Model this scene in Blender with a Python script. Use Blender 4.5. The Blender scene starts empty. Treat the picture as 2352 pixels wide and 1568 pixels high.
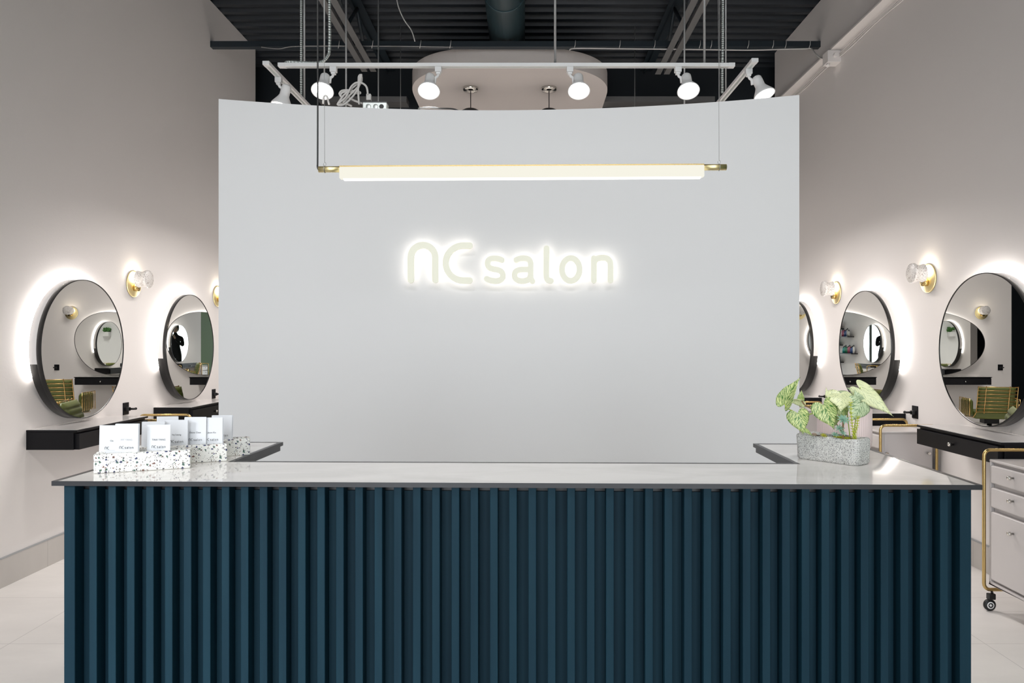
import bpy, bmesh, math, random
from mathutils import Vector, Matrix, Euler

random.seed(7)
PI = math.pi
S = bpy.context.scene
COL = S.collection

# ------------------------------------------------------------------ camera
F, CX, CY, CAMZ = 1690.0, 1206.0, 784.0, 1.30
cam_d = bpy.data.cameras.new('camera'); cam = bpy.data.objects.new('camera', cam_d); COL.objects.link(cam)
cam_d.sensor_width = 36.0
cam_d.lens = F / 2352.0 * 36.0
cam_d.shift_x = -(CX - 1176.0) / 2352.0
cam_d.shift_y = 0.0
cam_d.clip_start = 0.05; cam_d.clip_end = 100
cam.location = (0, 0, CAMZ); cam.rotation_euler = (PI / 2, 0, 0)
S.camera = cam

# ------------------------------------------------------------------ colour management and sampling
S.view_settings.view_transform = 'Standard'
S.view_settings.look = 'None'
S.view_settings.exposure = 0.0
S.view_settings.gamma = 1.0
S.view_settings.use_curve_mapping = False
S.cycles.max_bounces = 12
S.cycles.glossy_bounces = 8
S.cycles.transmission_bounces = 8
S.cycles.transparent_max_bounces = 12
S.cycles.caustics_reflective = False
S.cycles.caustics_refractive = False
S.cycles.sample_clamp_indirect = 6.0
S.cycles.use_denoising = True

# ------------------------------------------------------------------ world and large lights
W = bpy.data.worlds.new('sky'); S.world = W; W.use_nodes = True
W.node_tree.nodes['Background'].inputs[0].default_value = (0.72, 0.86, 1.0, 1)
W.node_tree.nodes['Background'].inputs[1].default_value = 1.6

def area(name, loc, rot, sx, sy, power, color=(1, 1, 1), spread=180):
    d = bpy.data.lights.new(name, 'AREA'); d.shape = 'RECTANGLE'; d.size = sx; d.size_y = sy
    d.energy = power; d.color = color; d.spread = math.radians(spread)
    o = bpy.data.objects.new(name, d); COL.objects.link(o); o.location = loc; o.rotation_euler = rot
    return o
# daylight entering by the shop window behind the camera
area('window_daylight', (-0.1, -3.75, 1.6), (PI / 2, 0, 0), 4.4, 2.7, 208, (0.95, 0.98, 1.0))
# unseen fill lights added overhead to brighten the partition and counter
area('reception_fill', (-0.9, 0.4, 3.7), (math.radians(42), 0, 0), 1.0, 0.4, 12.8, (1.0, 0.98, 0.97), 105)
area('reception_fill', (0.8, 0.4, 3.7), (math.radians(42), 0, 0), 1.0, 0.4, 12.8, (1.0, 0.98, 0.97), 105)
# added unseen light from the left, brightening the slats at that end
area('counter_side_fill', (-2.3, -0.5, 2.1), Vector((1.6, 2.0, -1.9)).to_track_quat('-Z', 'Y').to_euler(), 0.5, 0.5, 6.5, (0.97, 0.98, 1.0), 52)
# unseen fill lights added over the styling floor, two under the side rails
area('styling_fill', (-1.37, 5.6, 2.74), (0, 0, 0), 0.1, 1.6, 40, (1.0, 0.95, 0.92), 140)
area('styling_fill', (1.21, 5.6, 2.74), (0, 0, 0), 0.1, 1.6, 40, (1.0, 0.95, 0.92), 140)
area('styling_fill', (-0.15, 8.4, 3.7), (0, 0, 0), 1.2, 1.2, 55, (1.0, 0.95, 0.92), 150)  # added to brighten the back stations, on no track

def P(px, py, d):
    """the place seen at a pixel of the photograph, d metres away"""
    return Vector(((px - CX) * d / F, d, CAMZ + (CY - py) * d / F))

# ------------------------------------------------------------------ materials
def new_mat(name):
    m = bpy.data.materials.new(name); m.use_nodes = True
    return m, m.node_tree, m.node_tree.nodes['Principled BSDF']

def mat(name, col, rough=0.5, metal=0.0, var=0.0, scale=8.0, bump=0.0, bscale=60.0, coat=0.0, spec=0.5, emit=None, estr=0.0, stretch=None, sheen=0.0):
    m, nt, b = new_mat(name)
    b.inputs['Base Color'].default_value = (*col, 1)
    b.inputs['Roughness'].default_value = rough
    b.inputs['Metallic'].default_value = metal
    b.inputs['Coat Weight'].default_value = coat
    b.inputs['Specular IOR Level'].default_value = spec
    b.inputs['Sheen Weight'].default_value = sheen
    tc = nt.nodes.new('ShaderNodeTexCoord')
    src = tc.outputs['Object']
    if stretch:
        mp = nt.nodes.new('ShaderNodeMapping'); mp.inputs['Scale'].default_value = stretch
        nt.links.new(src, mp.inputs[0]); src = mp.outputs[0]
    if var > 0:
        n = nt.nodes.new('ShaderNodeTexNoise'); n.inputs['Scale'].default_value = scale; n.inputs['Detail'].default_value = 5
        nt.links.new(src, n.inputs['Vector'])
        mx = nt.nodes.new('ShaderNodeMix'); mx.data_type = 'RGBA'
        mx.inputs[6].default_value = (*[c * (1 - var) for c in col], 1)
        mx.inputs[7].default_value = (*[min(1, c * (1 + var)) for c in col], 1)
        nt.links.new(n.outputs['Fac'], mx.inputs[0]); nt.links.new(mx.outputs[2], b.inputs['Base Color'])
    if bump > 0:
        n2 = nt.nodes.new('ShaderNodeTexNoise'); n2.inputs['Scale'].default_value = bscale; n2.inputs['Detail'].default_value = 3
        nt.links.new(src, n2.inputs['Vector'])
        bp = nt.nodes.new('ShaderNodeBump'); bp.inputs['Strength'].default_value = bump; bp.inputs['Distance'].default_value = 0.01
        nt.links.new(n2.outputs['Fac'], bp.inputs['Height']); nt.links.new(bp.outputs[0], b.inputs['Normal'])
    if emit:
        b.inputs['Emission Color'].default_value = (*emit, 1); b.inputs['Emission Strength'].default_value = estr
    return m

M = {}
M['wall'] = mat('painted_wall', (0.80, 0.765, 0.745), 0.75, var=0.02, scale=1.5, bump=0.05, bscale=90)
M['partition'] = mat('partition_paint', (0.83, 0.83, 0.835), 0.7, var=0.01, scale=1.2, bump=0.02, bscale=120)
M['soffit'] = mat('soffit_paint', (0.64, 0.595, 0.57), 0.8, var=0.02, scale=2)
M['ceil'] = mat('ceiling_deck_paint', (0.012, 0.016, 0.022), 0.5, var=0.25, scale=3)
M['steel_dark'] = mat('dark_painted_steel', (0.012, 0.020, 0.027), 0.45, var=0.2, scale=6)
M['bulk'] = mat('dark_blue_paint', (0.004, 0.008, 0.012), 0.7, var=0.15, scale=3)
M['chord'] = mat('grey_steel', (0.13, 0.13, 0.13), 0.5, var=0.1, scale=5)
M['duct'] = mat('teal_duct_paint', (0.022, 0.05, 0.062), 0.4, var=0.2, scale=4)
M['black'] = mat('black_lacquer', (0.004, 0.004, 0.006), 0.45, var=0.2, scale=6, spec=0.25)
M['frame'] = mat('mirror_frame_black', (0.010, 0.010, 0.010), 0.3, var=0.08, scale=6, spec=0.4)
M['rim_lit'] = mat('frame_halo_white', (0.78, 0.765, 0.76), 0.3, var=0.01);  # white colour stands for the LED halo's light on the upper frame
M['edge'] = mat('black_edge_trim', (0.035, 0.036, 0.04), 0.35, var=0.1, scale=10)
M['vtop'] = mat('vanity_top_stone', (0.72, 0.69, 0.67), 0.12, var=0.04, scale=6)
M['white'] = mat('white_enamel', (0.80, 0.80, 0.80), 0.35, var=0.01)
M['brass'] = mat('brushed_brass', (0.60, 0.43, 0.18), 0.25, 1.0, var=0.05, scale=30)
M['brass_light'] = mat('pale_brass', (0.92, 0.78, 0.42), 0.42, 1.0, var=0.05, scale=30)
M['bronze'] = mat('aged_brass', (0.48, 0.33, 0.16), 0.3, 1.0, var=0.12, scale=12)
M['nickel'] = mat('polished_nickel', (0.72, 0.70, 0.66), 0.15, 1.0, var=0.03)
M['galv'] = mat('galvanised_steel', (0.62, 0.66, 0.64), 0.4, 0.8, var=0.12, scale=40)
M['trolley'] = mat('trolley_lilac_grey', (0.60, 0.565, 0.555), 0.28, var=0.015, scale=4)
M['pink'] = mat('pale_pink_glaze', (0.86, 0.71, 0.70), 0.45, var=0.02, scale=10)
M['card'] = mat('white_card', (0.74, 0.76, 0.79), 0.6, var=0.01)
M['ink'] = mat('black_ink', (0.03, 0.03, 0.035), 0.6)
M['ink_grey'] = mat('grey_ink', (0.42, 0.43, 0.45), 0.6)
M['cord'] = mat('black_cord', (0.02, 0.02, 0.02), 0.6)
M['wire'] = mat('steel_wire', (0.42, 0.42, 0.42), 0.4, 0.6)
M['cable'] = mat('pale_cable_sheath', (0.62, 0.60, 0.58), 0.45)
M['conduit'] = mat('grey_conduit', (0.30, 0.30, 0.30), 0.4, 0.6, bump=1.0, bscale=260, stretch=(0.05, 0.05, 1))
M['velvet'] = mat('olive_leather', (0.10, 0.12, 0.022), 0.42, var=0.08, scale=12)
M['sage'] = mat('sage_leather', (0.26, 0.33, 0.16), 0.45, var=0.05, scale=12)
M['gold'] = mat('gold_wire', (0.72, 0.48, 0.20), 0.22, 1.0)
M['rubber'] = mat('black_rubber', (0.008, 0.008, 0.008), 0.4)
M['soil'] = mat('dark_soil', (0.09, 0.055, 0.035), 0.9, var=0.4, scale=60, bump=0.6, bscale=90)
M['moss'] = mat('yellow_green_moss', (0.42, 0.42, 0.03), 0.8, var=0.4, scale=70, bump=0.8, bscale=120)
M['pebble'] = mat('pink_pebble', (0.55, 0.42, 0.33), 0.6, var=0.2, scale=40)
M['succ'] = mat('blue_green_succulent', (0.26, 0.46, 0.34), 0.5, var=0.2, scale=50)
M['stemg'] = mat('green_stem', (0.42, 0.52, 0.10), 0.5, var=0.2, scale=50)
M['stemb'] = mat('brown_stem', (0.28, 0.17, 0.07), 0.5, var=0.2, scale=50)
M['lime'] = mat('lime_succulent', (0.55, 0.62, 0.06), 0.5, var=0.25, scale=70)
M['cloth'] = mat('black_cloth', (0.012, 0.012, 0.014), 0.85, var=0.2, scale=20)
M['skin'] = mat('skin', (0.62, 0.40, 0.30), 0.5, var=0.05, scale=10)
M['hair'] = mat('dark_hair', (0.02, 0.012, 0.008), 0.5, var=0.2, scale=40)
M['winframe'] = mat('window_frame_grey', (0.35, 0.36, 0.37), 0.4, 0.3)
M['paving'] = mat('outdoor_paving', (0.45, 0.46, 0.47), 0.8, var=0.1, scale=3)
M['greenwall'] = mat('moss_green_paint', (0.10, 0.17, 0.075), 0.7, var=0.05, scale=3)
M['bottle_teal'] = mat('teal_plastic', (0.02, 0.38, 0.36), 0.3)
M['bottle_green'] = mat('green_plastic', (0.04, 0.30, 0.16), 0.3)
M['bottle_pink'] = mat('pink_plastic', (0.50, 0.12, 0.20), 0.3)
M['bottle_blue'] = mat('blue_plastic', (0.04, 0.10, 0.30), 0.3)
M['bottle_white'] = mat('pale_plastic', (0.60, 0.60, 0.58), 0.3)
M['herb'] = mat('dark_green_leaf', (0.05, 0.16, 0.03), 0.5, var=0.3, scale=40)

def emission(name, col, strength):
    m = bpy.data.materials.new(name); m.use_nodes = True; nt = m.node_tree
    nt.nodes.clear(); o = nt.nodes.new('ShaderNodeOutputMaterial'); e = nt.nodes.new('ShaderNodeEmission')
    e.inputs[0].default_value = (*col, 1); e.inputs[1].default_value = strength
    nt.links.new(e.outputs[0], o.inputs[0]); return m
M['led'] = emission('mirror_led', (1.0, 0.95, 0.90), 42.0)
M['sign_led'] = emission('sign_led', (1.0, 0.93, 0.86), 4.2)
M['bulb'] = emission('sconce_bulb', (1.0, 0.88, 0.70), 70.0)
M['spot'] = emission('spot_lens', (1.0, 0.97, 0.94), 16.0)
M['diffuser'] = emission('pendant_diffuser', (1.0, 0.975, 0.85), 0.93)
M['diffuser_low'] = emission('pendant_diffuser_edge', (1.0, 0.98, 0.90), 1.6)

def mirror_mat():
    m, nt, b = new_mat('mirror_silver')
    b.inputs['Base Color'].default_value = (0.86, 0.875, 0.86, 1); b.inputs['Metallic'].default_value = 1; b.inputs['Roughness'].default_value = 0.0
    return m
M['mirror'] = mirror_mat()
def glass_mat():
    m = bpy.data.materials.new('window_glass'); m.use_nodes = True; nt = m.node_tree; nt.nodes.clear()
    o = nt.nodes.new('ShaderNodeOutputMaterial'); t = nt.nodes.new('ShaderNodeBsdfTransparent'); g = nt.nodes.new('ShaderNodeBsdfGlossy')
    g.inputs['Roughness'].default_value = 0.02; mx = nt.nodes.new('ShaderNodeMixShader'); fr = nt.nodes.new('ShaderNodeFresnel'); fr.inputs[0].default_value = 1.45
    nt.links.new(fr.outputs[0], mx.inputs[0]); nt.links.new(t.outputs[0], mx.inputs[1]); nt.links.new(g.outputs[0], mx.inputs[2]); nt.links.new(mx.outputs[0], o.inputs[0])
    return m
M['glass'] = glass_mat()

def floor_mat(name, tile_x, tile_y, ox, oy, axis='XY', col=(0.80, 0.765, 0.735), grout=(0.55, 0.52, 0.50), rough=0.42):
    m, nt, b = new_mat(name); L = nt.links
    geo = nt.nodes.new('ShaderNodeNewGeometry'); sep = nt.nodes.new('ShaderNodeSeparateXYZ'); L.new(geo.outputs['Position'], sep.inputs[0])
    def math_(op, a, bb=None, cc=None):
        n = nt.nodes.new('ShaderNodeMath'); n.operation = op
        for i, v in enumerate((a, bb, cc)):
            if v is None: continue
            if isinstance(v, (int, float)): n.inputs[i].default_value = v
            else: L.new(v, n.inputs[i])
        return n.outputs[0]
    def line(sock, size, off):
        f = math_('FRACT', math_('DIVIDE', math_('ADD', sock, -off + 1000 * size), size))
        dd = math_('MINIMUM', f, math_('SUBTRACT', 1.0, f))
        return math_('LESS_THAN', math_('MULTIPLY', dd, size), 0.0016)
    g = line(sep.outputs['Y'], tile_y, oy)
    if axis == 'XY': g = math_('MAXIMUM', g, line(sep.outputs['X'], tile_x, ox))
    n = nt.nodes.new('ShaderNodeTexNoise'); n.inputs['Scale'].default_value = 1.6; n.inputs['Detail'].default_value = 6; n.inputs['Roughness'].default_value = 0.65
    mp = nt.nodes.new('ShaderNodeMapping'); mp.inputs['Scale'].default_value = (1, 2.4, 1); mp.inputs['Rotation'].default_value = (0, 0, 0.5)
    L.new(geo.outputs['Position'], mp.inputs[0]); L.new(mp.outputs[0], n.inputs['Vector'])
    mx = nt.nodes.new('ShaderNodeMix'); mx.data_type = 'RGBA'; mx.inputs[6].default_value = (*[c * 0.86 for c in col], 1); mx.inputs[7].default_value = (*[c * 1.12 for c in col], 1)
    L.new(n.outputs['Fac'], mx.inputs[0])
    m2 = nt.nodes.new('ShaderNodeMix'); m2.data_type = 'RGBA'; m2.inputs[7].default_value = (*grout, 1)
    L.new(g, m2.inputs[0]); L.new(mx.outputs[2], m2.inputs[6]); L.new(m2.outputs[2], b.inputs['Base Color'])
    b.inputs['Roughness'].default_value = rough
    return m
M['floor'] = floor_mat('floor_tile', 0.6, 0.57, -2.22, 3.736)
M['skirt'] = floor_mat('skirting_tile', 1.2, 1.2, 0, 4.25, 'Y', col=(0.47, 0.445, 0.42), grout=(0.33, 0.31, 0.29))

def wall_right_mat():
    m, nt, b = new_mat('wall_paint_two_colours'); L = nt.links
    geo = nt.nodes.new('ShaderNodeNewGeometry'); sep = nt.nodes.new('ShaderNodeSeparateXYZ'); L.new(geo.outputs['Position'], sep.inputs[0])
    lt = nt.nodes.new('ShaderNodeMath'); lt.operation = 'LESS_THAN'; lt.inputs[1].default_value = 2.75; L.new(sep.outputs['Y'], lt.inputs[0])
    mx = nt.nodes.new('ShaderNodeMix'); mx.data_type = 'RGBA'; mx.inputs[6].default_value = (0.80, 0.765, 0.745, 1); mx.inputs[7].default_value = (0.10, 0.17, 0.075, 1)
    L.new(lt.outputs[0], mx.inputs[0]); L.new(mx.outputs[2], b.inputs['Base Color']); b.inputs['Roughness'].default_value = 0.75
    return m
M['wall_right'] = wall_right_mat()

def stone_top_mat():
    m, nt, b = new_mat('counter_quartz'); L = nt.links
    tc = nt.nodes.new('ShaderNodeTexCoord'); mp = nt.nodes.new('ShaderNodeMapping'); mp.inputs['Scale'].default_value = (1.0, 2.2, 1); L.new(tc.outputs['Object'], mp.inputs[0])
    n = nt.nodes.new('ShaderNodeTexNoise'); n.inputs['Scale'].default_value = 3.2; n.inputs['Detail'].default_value = 7; n.inputs['Distortion'].default_value = 0.9; L.new(mp.outputs[0], n.inputs['Vector'])
    cr = nt.nodes.new('ShaderNodeValToRGB'); cr.color_ramp.elements[0].position = 0.34; cr.color_ramp.elements[0].color = (0.74, 0.715, 0.69, 1); cr.color_ramp.elements[1].position = 0.6; cr.color_ramp.elements[1].color = (0.86, 0.835, 0.81, 1)
    L.new(n.outputs['Fac'], cr.inputs[0]); L.new(cr.outputs[0], b.inputs['Base Color'])
    b.inputs['Roughness'].default_value = 0.035; b.inputs['IOR'].default_value = 1.7
    return m
M['stone'] = stone_top_mat()

def slat_mat():
    m, nt, b = new_mat('deep_teal_painted_wood'); L = nt.links
    tc = nt.nodes.new('ShaderNodeTexCoord'); mp = nt.nodes.new('ShaderNodeMapping'); mp.inputs['Scale'].default_value = (14, 14, 0.9); L.new(tc.outputs['Object'], mp.inputs[0])
    n = nt.nodes.new('ShaderNodeTexNoise'); n.inputs['Scale'].default_value = 2.5; n.inputs['Detail'].default_value = 6; L.new(mp.outputs[0], n.inputs['Vector'])
    cr = nt.nodes.new('ShaderNodeValToRGB'); cr.color_ramp.elements[0].position = 0.3; cr.color_ramp.elements[0].color = (0.0030, 0.0235, 0.040, 1); cr.color_ramp.elements[1].position = 0.72; cr.color_ramp.elements[1].color = (0.0060, 0.035, 0.055, 1)
    L.new(n.outputs['Fac'], cr.inputs[0]); L.new(cr.outputs[0], b.inputs['Base Color'])
    b.inputs['Roughness'].default_value = 0.6; b.inputs['Specular IOR Level'].default_value = 0.22
    return m
M['teal'] = slat_mat()

def terrazzo(name, base, chips, scale, thr=0.30, density=0.5, seed=0.0):
    m, nt, b = new_mat(name); L = nt.links
    tc = nt.nodes.new('ShaderNodeTexCoord'); mp = nt.nodes.new('ShaderNodeMapping'); mp.inputs['Location'].default_value = (seed, seed * 1.3, seed * 0.7); L.new(tc.outputs['Object'], mp.inputs[0])
    nz = nt.nodes.new('ShaderNodeTexNoise'); nz.inputs['Scale'].default_value = scale * 1.3; L.new(mp.outputs[0], nz.inputs['Vector'])
    va = nt.nodes.new('ShaderNodeVectorMath'); va.operation = 'MULTIPLY_ADD'; va.inputs[1].default_value = (0.9 / scale,) * 3; L.new(nz.outputs['Color'], va.inputs[0]); L.new(mp.outputs[0], va.inputs[2])
    prev = None; cur = (*base, 1)
    for k, (sc, t, dens) in enumerate(((scale, thr, density), (scale * 2.1, thr * 0.95, density * 0.8))):
        v = nt.nodes.new('ShaderNodeTexVoronoi'); v.inputs['Scale'].default_value = sc; L.new(va.outputs[0], v.inputs['Vector'])
        lt = nt.nodes.new('ShaderNodeMath'); lt.operation = 'LESS_THAN'; lt.inputs[1].default_value = t; L.new(v.outputs['Distance'], lt.inputs[0])
        sp = nt.nodes.new('ShaderNodeSeparateXYZ'); L.new(v.outputs['Color'], sp.inputs[0])
        l2 = nt.nodes.new('ShaderNodeMath'); l2.operation = 'LESS_THAN'; l2.inputs[1].default_value = dens; L.new(sp.outputs[0], l2.inputs[0])
        mu = nt.nodes.new('ShaderNodeMath'); mu.operation = 'MULTIPLY'; L.new(lt.outputs[0], mu.inputs[0]); L.new(l2.outputs[0], mu.inputs[1])
        cr = nt.nodes.new('ShaderNodeValToRGB'); cr.color_ramp.interpolation = 'CONSTANT'
        els = cr.color_ramp.elements; els[0].color = (*chips[0], 1); els[0].position = 0
        els[1].color = (*chips[1], 1); els[1].position = 1.0 / len(chips)
        for i in range(2, len(chips)):
            e = els.new(i / len(chips)); e.color = (*chips[i], 1)
        L.new(sp.outputs[1], cr.inputs[0])
        mx = nt.nodes.new('ShaderNodeMix'); mx.data_type = 'RGBA'
        if prev is None: mx.inputs[6].default_value = cur
        else: L.new(prev, mx.inputs[6])
        L.new(mu.outputs[0], mx.inputs[0]); L.new(cr.outputs[0], mx.inputs[7]); prev = mx.outputs[2]
    L.new(prev, b.inputs['Base Color']); b.inputs['Roughness'].default_value = 0.35
    return m
CH = [(0.05, 0.05, 0.06), (0.16, 0.06, 0.04), (0.05, 0.12, 0.09), (0.03, 0.04, 0.12), (0.12, 0.09, 0.07), (0.10, 0.09, 0.08)]
M['terrazzo'] = terrazzo('terrazzo_white', (0.80, 0.80, 0.76), CH, 150, 0.36, 0.5)
M['terrazzo_lamp'] = terrazzo('terrazzo_lamp', (0.80, 0.77, 0.74), [(0.25, 0.2, 0.18), (0.4, 0.3, 0.25), (0.12, 0.12, 0.12)], 120, 0.32, 0.5)
M['speckle'] = terrazzo('speckled_stone', (0.86, 0.86, 0.83), [(0.16, 0.16, 0.16), (0.26, 0.26, 0.26), (0.42, 0.41, 0.40)], 420, 0.42, 0.55)
_nt = M['speckle'].node_tree; _b = _nt.nodes['Principled BSDF']; _b.inputs['Roughness'].default_value = 0.85
_n = _nt.nodes.new('ShaderNodeTexNoise'); _n.inputs['Scale'].default_value = 110; _n.inputs['Detail'].default_value = 6
_bp = _nt.nodes.new('ShaderNodeBump'); _bp.inputs['Strength'].default_value = 0.7; _bp.inputs['Distance'].default_value = 0.003
_nt.links.new(_n.outputs['Fac'], _bp.inputs['Height']); _nt.links.new(_bp.outputs[0], _b.inputs['Normal'])

def leaf_mat(name, dark, light, thr, seed):
    m, nt, b = new_mat(name); L = nt.links
    uv = nt.nodes.new('ShaderNodeUVMap'); uv.uv_map = 'UVMap'
    sep = nt.nodes.new('ShaderNodeSeparateXYZ'); L.new(uv.outputs[0], sep.inputs[0])
    ab = nt.nodes.new('ShaderNodeMath'); ab.operation = 'ABSOLUTE'; L.new(sep.outputs[0], ab.inputs[0])
    sh = nt.nodes.new('ShaderNodeMath'); sh.operation = 'MULTIPLY_ADD'; sh.inputs[1].default_value = -0.75; L.new(ab.outputs[0], sh.inputs[0]); L.new(sep.outputs[1], sh.inputs[2])
    cb = nt.nodes.new('ShaderNodeCombineXYZ'); L.new(sep.outputs[0], cb.inputs[0]); L.new(sh.outputs[0], cb.inputs[1])
    mp = nt.nodes.new('ShaderNodeMapping'); mp.inputs['Scale'].default_value = (2.6, 15, 1); mp.inputs['Location'].default_value = (seed, seed * 2, 0); L.new(cb.outputs[0], mp.inputs[0])
    n = nt.nodes.new('ShaderNodeTexNoise'); n.inputs['Scale'].default_value = 1.4; n.inputs['Detail'].default_value = 5; n.inputs['Roughness'].default_value = 0.7; L.new(mp.outputs[0], n.inputs['Vector'])
    cr = nt.nodes.new('ShaderNodeValToRGB'); e = cr.color_ramp.elements
    e[0].position = thr - 0.035; e[0].color = (*dark, 1); e[1].position = thr + 0.03; e[1].color = (*light, 1)
    mid = e.new(thr - 0.005); mid.color = (*[(a * 0.45 + c * 0.55) for a, c in zip(dark, light)], 1)
    L.new(n.outputs['Fac'], cr.inputs[0]); L.new(cr.outputs[0], b.inputs['Base Color'])
    b.inputs['Roughness'].default_value = 0.38; b.inputs['Transmission Weight'].default_value = 0.0
    b.inputs['Subsurface Weight'].default_value = 0.0
    return m
M['leaf_a'] = leaf_mat('marbled_leaf_green', (0.03, 0.17, 0.015), (0.74, 0.80, 0.36), 0.50, 1.0)
M['leaf_b'] = leaf_mat('marbled_leaf_cream', (0.06, 0.16, 0.03), (0.80, 0.84, 0.50), 0.42, 4.0)
M['leaf_c'] = leaf_mat('marbled_leaf_grey', (0.05, 0.17, 0.05), (0.62, 0.72, 0.46), 0.46, 8.0)

# ------------------------------------------------------------------ mesh helpers
class MB:
    def __init__(s): s.v = []; s.f = []; s.sm = []; s.uv = None
    def add(s, verts, faces, smooth=False):
        o = len(s.v); s.v += [tuple(v) for v in verts]; s.f += [tuple(i + o for i in f) for f in faces]; s.sm += [smooth] * len(faces); return s
    def box(s, a, b, M_=None):
        x0, y0, z0 = a; x1, y1, z1 = b
        vs = [Vector(p) for p in ((x0, y0, z0), (x1, y0, z0), (x1, y1, z0), (x0, y1, z0), (x0, y0, z1), (x1, y0, z1), (x1, y1, z1), (x0, y1, z1))]
        if M_ is not None: vs = [M_ @ v for v in vs]
        return s.add(vs, [(0, 3, 2, 1), (4, 5, 6, 7), (0, 1, 5, 4), (1, 2, 6, 5), (2, 3, 7, 6), (3, 0, 4, 7)])
    def prism(s, poly, z0, z1, M_=None):
        n = len(poly)
        vs = [Vector((x, y, z0)) for x, y in poly] + [Vector((x, y, z1)) for x, y in poly]
        if M_ is not None: vs = [M_ @ v for v in vs]
        return s.add(vs, [tuple(range(n - 1, -1, -1)), tuple(range(n, 2 * n))] + [(i, (i + 1) % n, n + (i + 1) % n, n + i) for i in range(n)])
    def tube(s, pts, r, n=8, caps=True, closed=False, smooth=True):
        pts = [Vector(p) for p in pts]; m = len(pts)
        rs = r if isinstance(r, (list, tuple)) else [r] * m
        rings = []; up = None
        for i, p in enumerate(pts):
            if closed: t = (pts[(i + 1) % m] - pts[i - 1])
            else: t = pts[min(i + 1, m - 1)] - pts[max(i - 1, 0)]
            if t.length < 1e-9: t = Vector((0, 0, 1))
            t.normalize()
            if up is None:
                up = Vector((0, 0, 1)) if abs(t.z) < 0.9 else Vector((1, 0, 0))
            up = up - t * up.dot(t)
            if up.length < 1e-6: up = t.orthogonal()
            up.normalize(); sd = t.cross(up)
            rings.append([p + (up * math.cos(2 * PI * k / n) + sd * math.sin(2 * PI * k / n)) * rs[i] for k in range(n)])
        vs = [v for ring in rings for v in ring]; fs = []
        for i in range(m if closed else m - 1):
            j = (i + 1) % m
            for k in range(n):
                fs.append((i * n + k, i * n + (k + 1) % n, j * n + (k + 1) % n, j * n + k))
        s.add(vs, fs, smooth)
        if caps and not closed:
            s.add(rings[0], [tuple(range(n))]); s.add(rings[-1], [tuple(range(n - 1, -1, -1))])
        return s
    def lathe(s, prof, n=32, M_=None, smooth=True, a0=0.0, a1=2 * PI):
        full = abs((a1 - a0) - 2 * PI) < 1e-6; cnt = n if full else n + 1
        vs = []
        for i in range(cnt):
            a = a0 + (a1 - a0) * i / n
            for r, z in prof:
                v = Vector((r * math.cos(a), r * math.sin(a), z)); vs.append(M_ @ v if M_ is not None else v)
        m = len(prof); fs = []
        for i in range(n):
            j = (i + 1) % cnt
            for k in range(m - 1):
                fs.append((i * m + k, j * m + k, j * m + k + 1, i * m + k + 1))
        return s.add(vs, fs, smooth)
    def disc(s, r, z, n=32, M_=None, flip=False):
        vs = [Vector((r * math.cos(2 * PI * i / n), r * math.sin(2 * PI * i / n), z)) for i in range(n)]
        if M_ is not None: vs = [M_ @ v for v in vs]
        f = tuple(range(n)); return s.add(vs, [f[::-1] if flip else f])
    def ball(s, c, r, sc=(1, 1, 1), n=12, M_=None):
        vs = []; fs = []
        for i in range(n + 1):
            th = PI * i / n
            for k in range(n * 2):
                ph = PI * k / n
                v = Vector((math.sin(th) * math.cos(ph) * sc[0] * r, math.sin(th) * math.sin(ph) * sc[1] * r, math.cos(th) * sc[2] * r))
                if M_ is not None: v = M_ @ v
                vs.append(v + Vector(c))
        for i in range(n):
            for k in range(n * 2):
                k2 = (k + 1) % (n * 2); fs.append((i * 2 * n + k, (i + 1) * 2 * n + k, (i + 1) * 2 * n + k2, i * 2 * n + k2))
        return s.add(vs, fs, True)
    def build(s, name, m, parent=None, bevel=0.0, seg=2, fix=True):
        me = bpy.data.meshes.new(name); me.from_pydata(s.v, [], s.f); me.polygons.foreach_set('use_smooth', s.sm)
        if s.uv:
            ul = me.uv_layers.new(name='UVMap')
            for lp in me.loops: ul.data[lp.index].uv = s.uv[lp.vertex_index]
        if fix:
            bm = bmesh.new(); bm.from_mesh(me); bmesh.ops.remove_doubles(bm, verts=bm.verts, dist=1e-6) if not s.uv else None
            bmesh.ops.recalc_face_normals(bm, faces=bm.faces); bm.to_mesh(me); bm.free()
        me.materials.append(m)
        o = bpy.data.objects.new(name, me); COL.objects.link(o)
        if parent: o.parent = parent
        if bevel > 0:
            b = o.modifiers.new('bevel', 'BEVEL'); b.width = bevel; b.segments = seg; b.limit_method = 'ANGLE'; b.angle_limit = math.radians(40)
            b.harden_normals = False
        return o

def tag(o, label=None, cat=None, group=None, kind=None):
    if label: o['label'] = label
    if cat: o['category'] = cat
    if group: o['group'] = group
    if kind: o['kind'] = kind
    return o
def empty(name, loc=(0, 0, 0), rz=0.0, label=None, cat=None, group=None):
    o = bpy.data.objects.new(name, None); COL.objects.link(o); o.location = loc; o.rotation_euler = (0, 0, rz); o.empty_display_size = 0.1
    return tag(o, label, cat, group)
def struct(o): o['kind'] = 'structure'; return o
def copy_tree(o, parent=None):
    c = o.copy(); COL.objects.link(c); c.parent = parent
    for ch in list(o.children): copy_tree(ch, c)
    return c
def place(proto, first, loc, rz, label, group):
    o = proto if first else copy_tree(proto)
    o.location = loc; o.rotation_euler = (0, 0, rz); o['label'] = label
    if group: o['group'] = group
    return o
def rot_to(direction):
    """matrix turning local -Z onto the direction"""
    return Vector(direction).normalized().to_track_quat('-Z', 'Y').to_matrix().to_4x4()
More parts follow.
